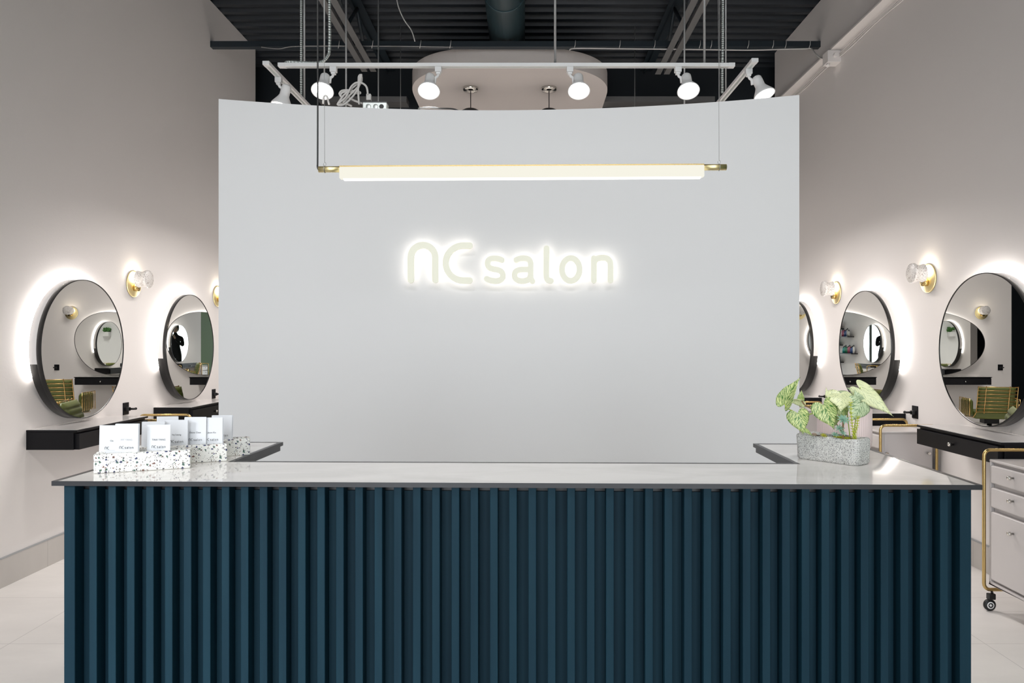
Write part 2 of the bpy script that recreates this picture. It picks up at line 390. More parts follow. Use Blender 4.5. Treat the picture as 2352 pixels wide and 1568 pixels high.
def smooth_path(pts, sub=6):
    pts = [Vector(p) for p in pts]; out = []
    for i in range(len(pts) - 1):
        p0 = pts[max(i - 1, 0)]; p1 = pts[i]; p2 = pts[i + 1]; p3 = pts[min(i + 2, len(pts) - 1)]
        for k in range(sub):
            t = k / sub
            out.append(0.5 * ((2 * p1) + (-p0 + p2) * t + (2 * p0 - 5 * p1 + 4 * p2 - p3) * t * t + (-p0 + 3 * p1 - 3 * p2 + p3) * t ** 3))
    out.append(pts[-1]); return out

# ================================================================== SETTING
XL, XR, ZC = -2.77, 2.60, 4.30
YF, YB = -3.5, 12.0
b = MB(); b.box((-4.2, YF - 0.1, -0.1), (4.2, YB, 0)); struct(b.build('floor', M['floor']))
# corrugated ceiling deck
b = MB(); y = YF; prof = []
while y < YB:
    prof += [(y, ZC), (y + 0.055, ZC), (y + 0.08, ZC + 0.045), (y + 0.125, ZC + 0.045)]; y += 0.15
vs = [(-4.2, yy, zz) for yy, zz in prof] + [(4.2, yy, zz) for yy, zz in prof]; n = len(prof)
b.add(vs, [(i, i + 1, n + i + 1, n + i) for i in range(n - 1)]); b.box((-4.2, YF, ZC + 0.05), (4.2, YB, ZC + 0.12))
struct(b.build('ceiling', M['ceil'], fix=False))
def side_wall(name, x0, x1, m, yend):
    poly = [(YF, 0), (7.95, 0), (7.95, 3.1), (yend, 3.1), (yend, ZC), (YF, ZC)]
    b = MB(); n = 6
    vs = [(x0, a, z) for a, z in poly] + [(x1, a, z) for a, z in poly]
    b.add(vs, [tuple(range(n)), tuple(range(2 * n - 1, n - 1, -1))] + [(i, (i + 1) % n, n + (i + 1) % n, n + i) for i in range(n)])
    return struct(b.build(name, m))
side_wall('wall_left', XL - 0.12, XL, M['wall'], 7.56)
side_wall('wall_right', XR, XR + 0.12, M['wall_right'], 7.66)
b = MB(); b.box((-1.92, 10.5, 0), (1.92, 10.62, 3.78)); struct(b.build('wall_back', M['wall']))
b = MB(); b.box((-4.2, YB - 0.1, 0), (4.2, YB, ZC)); struct(b.build('wall_recess', M['bulk']))
b = MB(); b.box((-4.2, 7.5, 0), (-4.1, YB - 0.1, ZC)); struct(b.build('wall_recess_left', M['bulk']))
b = MB(); b.box((4.1, 7.5, 0), (4.2, YB - 0.1, ZC)); struct(b.build('wall_recess_right', M['bulk']))
b = MB(); b.box((-4.2, 7.4, 0), (XL - 0.12, 7.5, ZC)); struct(b.build('wall_return_left', M['bulk']))
b = MB(); b.box((XR + 0.12, 7.4, 0), (4.2, 7.5, ZC)); struct(b.build('wall_return_right', M['bulk']))
b = MB(); b.box((-4.1, 8.05, 2.9), (-1.16, 8.2, ZC)); b.box((0.88, 8.05, 2.9), (4.1, 8.2, ZC)); struct(b.build('wall_bulkhead', M['bulk']))
# baseboards
b = MB(); b.box((XL, YF, 0), (XL + 0.012, 7.95, 0.152)); struct(b.build('baseboard_left', M['skirt']))
b = MB(); b.box((XR - 0.012, YF, 0), (XR, 7.95, 0.152)); struct(b.build('baseboard_right', M['skirt']))
b = MB(); b.box((-1.92, 10.488, 0), (1.92, 10.5, 0.152)); struct(b.build('baseboard_back', M['skirt']))
b = MB(); b.box((XL, YF, 0.152), (XL + 0.014, 7.95, 0.157)); struct(b.build('trim_1', M['winframe']))
b = MB(); b.box((XR - 0.014, YF, 0.152), (XR, 7.95, 0.157)); struct(b.build('trim_2', M['winframe']))
# front wall with shop window behind the camera
b = MB(); b.box((-4.2, YF - 0.12, 0), (-2.35, YF, ZC)); b.box((2.2, YF - 0.12, 0), (4.2, YF, ZC)); b.box((-2.35, YF - 0.12, 3.0), (2.2, YF, ZC)); struct(b.build('wall_front', M['wall']))
w = empty('window_1', (0, YF, 0)); struct(w)
b = MB()
for x in (-2.32, -1.2, -0.08, 1.05, 2.17): b.box((x - 0.04, -0.09, 0), (x + 0.04, -0.01, 3.0))
for z in (0.04, 2.1, 2.96): b.box((-2.35, -0.09, z - 0.04), (2.2, -0.01, z + 0.04))
b.build('window_frame', M['winframe'], w)
b = MB(); b.box((-2.35, -0.055, 0), (2.2, -0.05, 3.0)); b.build('pane', M['glass'], w)
b = MB(); b.box((-9, -14, -0.12), (9, YF - 0.12, -0.02)); struct(b.build('ground', M['paving']))
# curved soffit
def rrect(x0, x1, y0, y1, r, n=10, corners=(1, 1, 0, 0)):
    pts = []
    for (cx, cy, a0), on in zip(((x0 + r, y0 + r, PI), (x1 - r, y0 + r, 1.5 * PI), (x1 - r, y1 - r, 0), (x0 + r, y1 - r, 0.5 * PI)), corners):
        if on: pts += [(cx + r * math.cos(a0 + 0.5 * PI * i / n), cy + r * math.sin(a0 + 0.5 * PI * i / n)) for i in range(n + 1)]
        else:
            sx = 1 if math.cos(a0 + PI / 4) > 0 else -1; sy = 1 if math.sin(a0 + PI / 4) > 0 else -1
            pts.append((cx + sx * r, cy + sy * r))
    return pts
pts = []
cxs, hw = -0.15, 0.97
for i in range(41):
    a = PI + PI * i / 40
    ca, sa = math.cos(a), math.sin(a)
    pts.append((cxs + hw * (abs(ca) ** 0.75) * (1 if ca > 0 else -1), 7.42 + 0.82 * sa * abs(sa) ** -0.15 if abs(sa) > 1e-6 else 7.42))
pts += [(cxs + hw, 10.5), (cxs - hw, 10.5)]
b = MB(); b.prism(pts, 3.78, 3.945); struct(b.build('trim_3', M['soffit']))
if 0: b = MB(); b.prism([(cxs + (x - cxs) * 0.9, y + 0.12) for x, y in pts[:-2]] + [(cxs + hw * 0.8, 10.4), (cxs - hw * 0.8, 10.4)], 3.945, ZC); struct(b.build('trim_4', M['bulk']))

# ---------- curved partition
A, Bp, Cp = Vector((-1.509, 3.623)), Vector((-0.07, 3.80)), Vector((1.329, 3.565))
def circ(a, b_, c):
    d = 2 * (a.x * (b_.y - c.y) + b_.x * (c.y - a.y) + c.x * (a.y - b_.y))
    ux = ((a.x**2 + a.y**2) * (b_.y - c.y) + (b_.x**2 + b_.y**2) * (c.y - a.y) + (c.x**2 + c.y**2) * (a.y - b_.y)) / d
    uy = ((a.x**2 + a.y**2) * (c.x - b_.x) + (b_.x**2 + b_.y**2) * (a.x - c.x) + (c.x**2 + c.y**2) * (b_.x - a.x)) / d
    return Vector((ux, uy))
PC = circ(A, Bp, Cp); PR = (A - PC).length
ZP = 2.494
def part_y(x): return PC.y + math.sqrt(PR**2 - (x - PC.x)**2)
a0 = math.atan2(A.y - PC.y, A.x - PC.x); a1 = math.atan2(Cp.y - PC.y, Cp.x - PC.x)
NA = 60
inner = [(PC.x + PR * math.cos(a0 + (a1 - a0) * i / NA), PC.y + PR * math.sin(a0 + (a1 - a0) * i / NA)) for i in range(NA + 1)]
outer = [(PC.x + (PR + 0.12) * math.cos(a0 + (a1 - a0) * i / NA), PC.y + (PR + 0.12) * math.sin(a0 + (a1 - a0) * i / NA)) for i in range(NA + 1)]
b = MB()
vs = [(x, y, 0) for x, y in inner] + [(x, y, ZP) for x, y in inner] + [(x, y, 0) for x, y in outer] + [(x, y, ZP) for x, y in outer]
n = NA + 1
b.add(vs, [(i, i + 1, n + i + 1, n + i) for i in range(NA)] + [(2 * n + i, 2 * n + i + 1, 3 * n + i + 1, 3 * n + i) for i in range(NA)], True)
b.add(vs, [(n + i, n + i + 1, 3 * n + i + 1, 3 * n + i) for i in range(NA)] + [(0, n, 3 * n, 2 * n), (NA, n + NA, 3 * n + NA, 2 * n + NA)])
me = b; o = b.build('wall_partition', M['partition'], fix=False); struct(o)
bm = bmesh.new(); bm.from_mesh(o.data); bmesh.ops.recalc_face_normals(bm, faces=bm.faces); bm.to_mesh(o.data); bm.free()

# ================================================================== SIGN
def arc(cx, cy, rx, ry, d0, d1, n=14): return [(cx + rx * math.cos(math.radians(d0 + (d1 - d0) * i / n)), cy - ry * math.sin(math.radians(d0 + (d1 - d0) * i / n))) for i in range(n + 1)]
def sm2(p): return [(v.x, v.y) for v in smooth_path([(x, y, 0) for x, y in p], 5)]
LET = [
 ('letter_n', 62, [[(188, 605)] + arc(304, 388, 116, 116, 180, 0, 18) + [(420, 603)]]),
 ('letter_c', 60, [[(752, 274)] + arc(690, 441, 168, 167, 90, 270, 22) + [(750, 607)]]),
 ('letter_s', 54, [sm2([(1062, 412), (1030, 400), (985, 396), (948, 404), (928, 432), (932, 468), (955, 490), (990, 500), (1030, 508), (1062, 528), (1074, 560), (1062, 592), (1030, 609), (990, 612), (955, 606), (918, 592)])]),
 ('letter_a', 54, [sm2([(1205, 412), (1240, 398), (1290, 397), (1326, 410), (1342, 445), (1342, 505), (1342, 570), (1348, 600), (1358, 614)]), sm2([(1342, 504), (1300, 504), (1240, 506), (1202, 522), (1188, 556), (1200, 592), (1240, 612), (1290, 610), (1325, 594), (1342, 565)])]),
 ('letter_l', 54, [sm2([(1496, 302), (1495, 400), (1494, 500), (1495, 570), (1506, 602), (1538, 613)])]),
 ('letter_o', 54, [arc(1729, 505, 84, 108, 0, 360, 30)]),
 ('letter_n', 54, [[(1950, 402), (1950, 612)], sm2([(1950, 470), (1956, 430), (1985, 404), (2030, 397), (2075, 406), (2102, 435), (2107, 475), (2107, 540), (2107, 612)])]),
]
def stroke(mb, pts, w, z0, z1, back=True):
    """flat rounded stroke in the local XZ plane, from depth y=z0 (front) to y=z1 (back)"""
    pts = [Vector(p) for p in pts]; closed = (pts[0] - pts[-1]).length < 1e-5
    m = len(pts); Lf = []; Rt = []
    for i, p in enumerate(pts):
        if closed: t = pts[(i + 1) % (m - 1)] - pts[(i - 1) % (m - 1)]
        else: t = pts[min(i + 1, m - 1)] - pts[max(i - 1, 0)]
        t.normalize(); nrm = Vector((-t.y, t.x)); Lf.append(p + nrm * w / 2); Rt.append(p - nrm * w / 2)
    if closed:
        k = m
        vs = [(p.x, yy, p.y) for yy in (z0, z1) for side in (Lf, Rt) for p in side]; fs = []
        for i in range(m - 1):
            fs += [(i, i + 1, k + i + 1, k + i), (i, i + 1, 2 * k + i + 1, 2 * k + i), (k + i, k + i + 1, 3 * k + i + 1, 3 * k + i)]
            if back: fs.append((2 * k + i, 2 * k + i + 1, 3 * k + i + 1, 3 * k + i))
        mb.add(vs, fs); return
    def cap(c, t):
        a = math.atan2(t.y, t.x); return [c + Vector((math.cos(a - PI / 2 + PI * i / 8), math.sin(a - PI / 2 + PI * i / 8))) * w / 2 for i in range(1, 8)]
    for i in range(m - 1):
        q = [Lf[i], Lf[i + 1], Rt[i + 1], Rt[i]]
        mb.add([(p.x, z0, p.y) for p in q], [(0, 1, 2, 3)])
        if back: mb.add([(p.x, z1, p.y) for p in q], [(0, 1, 2, 3)])
    ends = [(pts[-1], pts[-1] - pts[-2], Rt[-1], Lf[-1]), (pts[0], pts[0] - pts[1], Lf[0], Rt[0])]
    outline = list(Rt)
    for idx, (c, t, s0, s1) in enumerate(ends):
        cp = cap(c, t.normalized()); poly = [s0] + cp + [s1]
        mb.add([(p.x, z0, p.y) for p in poly], [tuple(range(len(poly)))])
        if back: mb.add([(p.x, z1, p.y) for p in poly], [tuple(range(len(poly)))])
        outline += cp + (list(reversed(Lf)) if idx == 0 else [])
    k = len(outline)
    if abs(z1 - z0) > 1e-7: mb.add([(p.x, z0, p.y) for p in outline] + [(p.x, z1, p.y) for p in outline], [(i, (i + 1) % k, k + (i + 1) % k, k + i) for i in range(k)])
SGN = 3.775 / F / 4.2   # metres per traced unit
sign = empty('salon_sign', (P(1172, 605, 3.76).x, part_y(0), P(0, 605, 3.775).z), 0, 'cream backlit lettering reading nC salon on the curved white wall', 'sign')
M['letter'] = mat('cream_acrylic', (0.80, 0.80, 0.66), 0.4, var=0.01, emit=(1.0, 0.99, 0.86), estr=0.20)
for name, w, sts in LET:
    xs = [p[0] for s_ in sts for p in s_]; cxl = (min(xs) + max(xs)) / 2
    Xw = (cxl / 4.2 + 900 - CX) * 3.775 / F; yw = part_y(Xw)
    ang = -math.atan2(Xw - PC.x, yw - PC.y)
    def conv(p): return ((p[0] - cxl) * SGN, (440 - p[1]) * SGN)
    zc = CAMZ + (CY - (440 / 4.2 + 500)) * 3.775 / F
    mb = MB(); mb2 = MB()
    for q_, s_ in enumerate(sts):
        stroke(mb, [conv(p) for p in s_], w * SGN, -0.055 - 0.0004 * q_, -0.036 - 0.0004 * q_, True)
        stroke(mb2, [conv(p) for p in s_], w * SGN * 0.72, -0.0355, -0.0345, True)
    L_ = mb.build(name, M['letter'], sign); L_.location = Vector((Xw, yw, zc)) - sign.location; L_.rotation_euler = (0, 0, ang)
    K_ = mb2.build('led_strip', M['sign_led'], L_)

# ================================================================== COUNTER
C0 = Vector((-0.983, 1.527)); C1 = Vector((0.9235, 1.485)); CW = (C1 - C0).length; ca = math.atan2(C1.y - C0.y, C1.x - C0.x)
ZT = 1.01
ctr = empty('reception_counter', (C0.x, C0.y, 0), ca, 'long reception counter with dark teal vertical slats and white stone top', 'counter')
def c_local(X, Y):
    d = Vector((X, Y)) - C0; c, s = math.cos(-ca), math.sin(-ca); return (d.x * c - d.y * s, d.x * s + d.y * c)
def u_of(px, v):
    """distance along the counter front where the view line of a pixel column meets depth v"""
    t = (px - CX) / F; c, s = math.cos(ca), math.sin(ca)
    # X = C0.x + u c - v s ; Y = C0.y + u s + v c ; X = t Y
    return (t * (C0.y + v * c) - C0.x + v * s) / (c - t * s)
uin0 = c_local(-0.70, 2.0)[0]; uin1 = c_local(0.646, 2.0)[0]
vback = 0.262; vend = 0.60
U = [(0, 0), (CW, 0), (CW, vend), (uin1, vend), (uin1, vback), (uin0, vback), (uin0, vend), (0, vend)]
def inset(poly, d):
    out = []; n = len(poly)
    for i in range(n):
        p0, p1, p2 = Vector(poly[i - 1]), Vector(poly[i]), Vector(poly[(i + 1) % n])
        e1 = (p1 - p0).normalized(); e2 = (p2 - p1).normalized(); n1 = Vector((-e1.y, e1.x)); n2 = Vector((-e2.y, e2.x))
        out.append(tuple(p1 + n1 * d + n2 * d))
    return out
b = MB(); U1 = inset(U, 0.011)
U1 = [(x, (y if y > 0.1 else 0.0012)) for x, y in U1]
b.prism(U1, ZT - 0.008, ZT); b.build('counter_top', M['stone'], ctr)
# black rim round the slab
b = MB(); n = len(U)
vs = [(x, y, ZT - 0.0095) for x, y in U] + [(x, y, ZT + 0.0004) for x, y in U] + [(x, y, ZT + 0.0004) for x, y in U1] + [(x, y, ZT - 0.0095) for x, y in U1]
for i in range(n):
    j = (i + 1) % n; b.add([vs[i], vs[j], vs[n + j], vs[n + i]], [(0, 1, 2, 3)]); b.add([vs[n + i], vs[n + j], vs[2 * n + j], vs[2 * n + i]], [(0, 1, 2, 3)]); b.add([vs[i], vs[j], vs[3 * n + j], vs[3 * n + i]], [(0, 1, 2, 3)])
b.build('edge_trim', M['edge'], ctr, fix=True)
b = MB(); U2 = inset(U, 0.006); U2 = [(min(max(x, u_of(147, 0.008) + 0.001), u_of(2231, 0.008) - 0.001), (y if y > 0.1 else 0.045)) for x, y in U2]; b.prism(U2, ZT - 0.024, ZT - 0.0096); b.build('sub_top', M['edge'], ctr)
# body with back panel behind the slats
vs_ = 0.008; vp = vs_ + 0.031
uL = u_of(147, vs_); uR = u_of(2231, vs_)
BODY = [(uL, vp), (uR, vp), (uR, vend - 0.05), (uR - 0.03, vend - 0.05), (uR - 0.03, vp + 0.06), (uL + 0.03, vp + 0.06), (uL + 0.03, vend - 0.05), (uL, vend - 0.05)]
b = MB(); b.prism(BODY, 0.0, ZT - 0.0241); b.build('body_panel', M['teal'], ctr)
us = [(uL, u_of(172, vs_))]
ua, ub = u_of(205, vs_), u_of(2205, vs_)
wS = u_of(222.4, vs_) - ua
for i in range(45): us.append((ua + (ub - ua) * i / 45, ua + (ub - ua) * i / 45 + wS))
us.append((ub, uR))
for x0, x1 in us:
    j = random.uniform(-0.0004, 0.0004)
    b = MB(); b.box((x0 + j, vs_, 0.0), (x1 + j, vp, ZT - 0.0097)); b.build('slat', M['teal'], ctr, bevel=0.0008, seg=1)

# ================================================================== MIRRORS
def mirror_proto(pebble=False, R=0.4215, SX=1.0):
    root = empty('round_mirror', cat='mirror')
    def rad(a):
        if not pebble: return R
        return R * (1 + 0.045 * math.cos(2 * a + 0.7) + 0.035 * math.cos(3 * a - 0.4))
    def ringv(k, y, s=1.0, n=96): 
        a = 2 * PI * k / n; r = rad(a) * s - (0 if s == 1 else 0); return (r * math.cos(a) * SX, y, r * math.sin(a))
    n = 96; m = 6; f_ = []
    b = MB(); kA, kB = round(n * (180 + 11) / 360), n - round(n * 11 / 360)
    prof = [(0.955, 0.066), (0.999, 0.066), (1.0, 0.067), (1.0, 0.090), (0.998, 0.0925), (0.9885, 0.0925), (0.9885, 0.088)]; m = len(prof)
    vs = [ringv(k, y, s) for k in range(n) for s, y in prof]
    b.add(vs, [(k * m + j, ((k + 1) % n) * m + j, ((k + 1) % n) * m + j + 1, k * m + j + 1) for k in range(n) for j in range(m - 1)], True)
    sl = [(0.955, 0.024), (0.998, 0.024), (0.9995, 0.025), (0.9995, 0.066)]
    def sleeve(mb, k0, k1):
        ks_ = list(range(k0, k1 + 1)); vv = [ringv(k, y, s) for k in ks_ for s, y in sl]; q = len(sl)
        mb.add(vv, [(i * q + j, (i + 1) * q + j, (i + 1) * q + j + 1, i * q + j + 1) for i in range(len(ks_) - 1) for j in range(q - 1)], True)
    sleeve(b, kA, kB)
    mw = MB(); sleeve(mw, kB - n, kA)  # upper arc coloured white as if lit by the halo, lower arc black
    o = mw.build('rim_lit_sleeve', M['rim_lit'], root); o.modifiers.new('es', 'EDGE_SPLIT').split_angle = math.radians(40)
    o = b.build('frame', M['frame'], root)
    o.modifiers.new('es', 'EDGE_SPLIT').split_angle = math.radians(40)
    b = MB(); b.add([ringv(k, 0.0895, 0.9885) for k in range(n)], [tuple(range(n))]); b.build('mirror_glass', M['mirror'], root)
    b = MB(); b.add([ringv(k, 0.055, 0.985) for k in range(n)], [tuple(range(n))]); b.build('back_plate', M['black'], root)
    # LED strip behind the rim: open at the bottom
    b = MB(); n2 = 72; t0, t1 = math.radians(-22), math.radians(202)
    vs = []
    for k in range(n2 + 1):
        a = t0 + (t1 - t0) * k / n2; r = rad(a)
        for rr, y in ((r * 0.95, 0.005), (r * 0.98, 0.005), (r * 0.98, 0.0235), (r * 0.95, 0.0235)): vs.append((rr * math.cos(a) * SX, y, rr * math.sin(a)))
    b.add(vs, [(k * 4 + j, (k + 1) * 4 + j, (k + 1) * 4 + (j + 1) % 4, k * 4 + (j + 1) % 4) for k in range(n2) for j in range(4)])
    b.build('led_strip', M['led'], root)
    return root
RZ = {'L': -PI / 2, 'R': PI / 2, 'B': PI}
def wall_pt(side, s, z):
    return {'L': (XL, s, z), 'R': (XR, s, z), 'B': (s, 10.5, z)}[side]
ZM = 1.255
mp = mirror_proto(); mpb = mirror_proto(True, 0.46, 1.27)
GM = 'round backlit mirrors of the styling stations'
for i, (side, s, lab) in enumerate([
    ('L', 4.49, 'large round black-framed backlit mirror nearest the camera on the left wall'),
    ('L', 5.91, 'round backlit mirror on the left wall beside the white partition, second from the camera'),
    ('L', 7.33, 'round backlit mirror at the far end of the left wall, hidden behind the partition'),
    ('R', 4.04, 'large round backlit mirror cut by the right edge of the photo'),
    ('R', 5.46, 'round backlit mirror behind the marbled plant on the right wall'),
    ('R', 6.88, 'round backlit mirror half hidden by the right edge of the white partition')]):
    place(mp, i == 0, wall_pt(side, s, ZM), RZ[side], lab, GM)
for i, (s, lab) in enumerate([(0.43, 'pebble-shaped backlit mirror on the back wall, right station'), (-0.865, 'pebble-shaped backlit mirror on the back wall, left station')]):
    place(mpb, i == 0, wall_pt('B', s, ZM + 0.02), RZ['B'], lab, GM)

# ================================================================== VANITIES
def vanity_proto():
    r = empty('vanity_shelf', cat='vanity')
    b = MB(); b.box((-0.385, 0, 0.698), (0.385, 0.262, 0.796)); b.build('body', M['black'], r, bevel=0.001)
    b = MB(); b.box((-0.385, 0, 0.7965), (0.385, 0.282, 0.8075)); b.build('top_edge', M['black'], r)
    b = MB(); b.box((-0.380, 0.002, 0.8076), (0.380, 0.276, 0.8095)); b.build('top', M['vtop'], r)
    b = MB(); b.box((-0.372, 0.2625, 0.698), (0.372, 0.288, 0.786)); d = b.build('drawer', M['black'], r, bevel=0.001)
    mt = Matrix.Translation((0, 0.288, 0.745)) @ Matrix.Rotation(-PI / 2, 4, 'X')
    b = MB(); b.lathe([(0.0, 0.0), (0.006, 0.0), (0.006, 0.012), (0.010, 0.013), (0.010, 0.028), (0.008, 0.030), (0.0, 0.030)], 16, mt); b.build('knob', M['nickel'], d)
    return r
vp_ = vanity_proto()
GV = 'black wall-hung vanity shelves'
for i, (side, s, lab) in enumerate([
    ('L', 4.47, 'black floating vanity shelf with white top under the near left mirror'),
    ('L', 5.87, 'black floating vanity shelf with brass knob beside the left edge of the partition'),
    ('L', 7.29, 'black floating vanity shelf at the far end of the left wall'),
    ('R', 3.97, 'black floating vanity shelf with nickel knob under the mirror at the right edge'),
    ('R', 5.41, 'black floating vanity shelf behind the pink pot on the right wall'),
    ('R', 6.83, 'black floating vanity shelf at the far end of the right wall'),
    ('B', 0.52, 'black vanity shelf on the back wall, under its right mirror'),
    ('B', -1.08, 'black vanity shelf on the back wall, under its left mirror')]):
    place(vp_, i == 0, wall_pt(side, s, 0), RZ[side], lab, GV)

# ================================================================== SCONCES
def sconce_proto():
    r = empty('wall_sconce', cat='wall lamp')
    Y = Matrix.Rotation(-PI / 2, 4, 'X')   # local z -> +y
    b = MB(); b.lathe([(0, 0.0), (0.093, 0.0), (0.093, 0.008), (0.091, 0.010), (0, 0.010)], 48, Y); o = b.build('wall_plate', M['brass_light'], r)
    b = MB(); b.lathe([(0, 0.01), (0.024, 0.01), (0.024, 0.04), (0, 0.04)], 24, Matrix.Translation((0, 0, -0.028)) @ Y); b.build('stem', M['brass'], r)
    T = Matrix.Translation((0, 0.0, 0.033)) @ Y
    prof = [(0, 0.034), (0.056, 0.034), (0.060, 0.037)] + [(0.060 - 0.008 * math.sin(PI * k / 10), 0.037 + 0.055 * k / 10) for k in range(11)] + [(0.063, 0.096), (0.063, 0.112), (0.061, 0.115), (0, 0.115)]
    b = MB(); b.lathe(prof, 40, T); b.build('lamp_shade', M['terrazzo_lamp'], r)
    b = MB(); b.lathe([(0, 0.014), (0.046, 0.014), (0.048, 0.018), (0.048, 0.026), (0.046, 0.030), (0, 0.030)], 16, T, a0=PI, a1=2 * PI); b.build('bulb', M['bulb'], r)
    return r
sp_ = sconce_proto()
GS = 'terrazzo and brass wall sconces'
ZS = 1.707
for i, (side, s, lab) in enumerate([
    ('L', 5.20, 'terrazzo and brass wall sconce between the two left wall mirrors'),
    ('L', 6.62, 'brass wall sconce cut off by the left edge of the white partition'),
    ('R', 4.74, 'terrazzo and brass wall sconce nearest the right edge of the photo'),
    ('R', 6.14, 'terrazzo and brass wall sconce nearest the right edge of the partition'),
    ('B', 1.11, 'terrazzo wall sconce on the back wall, right of its mirrors'),
    ('B', -1.49, 'terrazzo wall sconce on the back wall, left of its mirrors')]):
    place(sp_, i == 0, wall_pt(side, s, ZS), RZ[side], lab, GS)

# ================================================================== OUTLETS
def outlet_proto(sgn):
    r = empty('wall_outlet', cat='outlet')
    b = MB(); b.box((-0.036, 0, -0.042), (0.036, 0.006, 0.042)); b.build('cover_plate', M['black'], r, bevel=0.002)
    b = MB(); b.box((-0.016, 0.006, -0.016), (0.016, 0.030, 0.010)); b.build('plug', M['rubber'], r, bevel=0.003)
    b = MB(); b.tube([(0, 0.03, -0.002), (0, 0.062, -0.002), (0, 0.07, 0.0)], 0.007, 10); b.ball((0, 0.072, 0.0), 0.009); b.build('plug_cord', M['rubber'], r)
    return r
op = outlet_proto(1)
GO = 'black wall outlets at the stations'
for i, (side, s, z, lab) in enumerate([
    ('L', 5.10, 0.835, 'black wall outlet with a plug beside the near left vanity'),
    ('L', 6.54, 0.835, 'black wall outlet with a plug at the left edge of the partition'),
    ('R', 4.90, 0.83, 'black wall outlet with a plug behind the right plant, near the right mirror'),
    ('R', 6.32, 0.83, 'black wall outlet partly hidden behind the marbled leaves'),
    ('B', 1.32, 0.93, 'black wall outlet on the right side of the back wall'),
    ('B', -1.76, 0.93, 'black wall outlet on the left side of the back wall')]):
    place(op, i == 0, wall_pt(side, s, z), RZ[side], lab, GO)

# ================================================================== TROLLEYS  (local: x along the wall, y out from the wall)
def rail(x, y0, y1, z0, z1, r=0.03, n=5):
    pts = []
    for cy, cz, a0 in ((y1 - r, z1 - r, 0), (y0 + r, z1 - r, PI / 2), (y0 + r, z0 + r, PI), (y1 - r, z0 + r, 1.5 * PI)):
        pts += [(x, cy + r * math.cos(a0 + PI / 2 * i / n), cz + r * math.sin(a0 + PI / 2 * i / n)) for i in range(n + 1)]
    return pts
def trolley_proto():
    r = empty('salon_trolley', cat='trolley')
    x0, x1, y0, y1 = -0.165, 0.165, 0.03, 0.352
    b = MB(); b.box((x0, y0, 0.135), (x1, y1 - 0.018, 0.722)); b.build('cabinet_body', M['trolley'], r, bevel=0.006, seg=3)
    b = MB(); b.box((x0, y0, 0.722), (x1, y1, 0.734)); b.build('top', M['trolley'], r, bevel=0.004, seg=3)
    b = MB(); b.box((x0, y1 - 0.0179, 0.135), (x0 + 0.012, y1, 0.722)); b.box((x1 - 0.012, y1 - 0.0179, 0.135), (x1, y1, 0.722)); b.box((x0, y1 - 0.0179, 0.135), (x1, y1, 0.150)); b.build('front_rim', M['trolley'], r, bevel=0.003)
    Y = Matrix.Rotation(-PI / 2, 4, 'X')
    for nm, za, zb in (('drawer', 0.622, 0.708), ('drawer', 0.507, 0.602), ('door', 0.160, 0.487)):
        b = MB(); b.box((x0 + 0.018, y1 - 0.0178, za), (x1 - 0.018, y1 + 0.006, zb)); d = b.build(nm, M['trolley'], r, bevel=0.008, seg=3)
        mt = Matrix.Translation((-0.02, y1 + 0.006, zb - 0.032 if nm == 'drawer' else zb - 0.065)) @ Y
        b = MB(); b.lathe([(0.0, 0.0), (0.0045, 0.0), (0.0045, 0.014), (0.0095, 0.015), (0.0095, 0.024), (0.007, 0.027), (0, 0.027)], 16, mt); b.build('knob', M['nickel'], d)
    for xx in (x0 - 0.016, x1 + 0.016):
        b = MB(); b.tube(rail(xx, y0 - 0.015, y1 + 0.015, 0.10, 0.775), 0.0085, 10, closed=True); b.build('side_rail', M['brass'] , r)
        b = MB()
        s_ = 1 if xx > 0 else -1
        for yy in (y0 + 0.03, y1 - 0.03):
            b.tube([(xx - s_ * 0.016, yy, 0.60), (xx + s_ * 0.004, yy, 0.60)], 0.008, 12)
        b.build('rail_screw', M['nickel'], r)
    for xx in (x0 - 0.01, x1 + 0.01):
        for yy in (y0 + 0.02, y1 - 0.02):
            b = MB(); b.tube([(xx, yy, 0.094), (xx, yy, 0.083)], 0.006, 10); b.box((xx - 0.012, yy - 0.013, 0.055), (xx + 0.012, yy + 0.022, 0.084)); c = b.build('caster', M['rubber'], r, bevel=0.004)
            X = Matrix.Translation((xx, yy + 0.012, 0.0285)) @ Matrix.Rotation(PI / 2, 4, 'Y')
            b = MB(); b.lathe([(0, -0.009), (0.022, -0.009), (0.028, -0.006), (0.028, 0.006), (0.022, 0.009), (0, 0.009)], 24, X); b.build('wheel', M['rubber'], c)
            b = MB(); b.lathe([(0.012, -0.0105), (0.017, -0.0105), (0.017, 0.0105), (0.012, 0.0105)], 20, X); b.lathe([(0, -0.011), (0.006, -0.011), (0.006, 0.011), (0, 0.011)], 12, X); b.build('hub_ring', M['white'], c)
    return r
tp = trolley_proto()
GT = 'lilac-grey salon trolleys with brass rails'
for i, (x, y, rz, lab) in enumerate([
    (XR - 0.012, 3.38, PI / 2, 'grey salon trolley with brass side rails at the right edge of the photo'),
    (XR - 0.012, 4.78, PI / 2, 'grey salon trolley with brass rail behind the counter corner, right of the pink pot'),
    (XR - 0.012, 6.20, PI / 2, 'grey salon trolley at the back of the right wall, behind the plant'),
    (XL + 0.02, 5.07, -PI / 2 + 0.08, 'grey salon trolley with brass rail between the left vanities, behind the business cards'),
    (XL + 0.012, 6.58, -PI / 2, 'grey salon trolley at the far left wall, hidden behind the partition')]):
    place(tp, i == 0, (x, y, 0), rz, lab, GT)

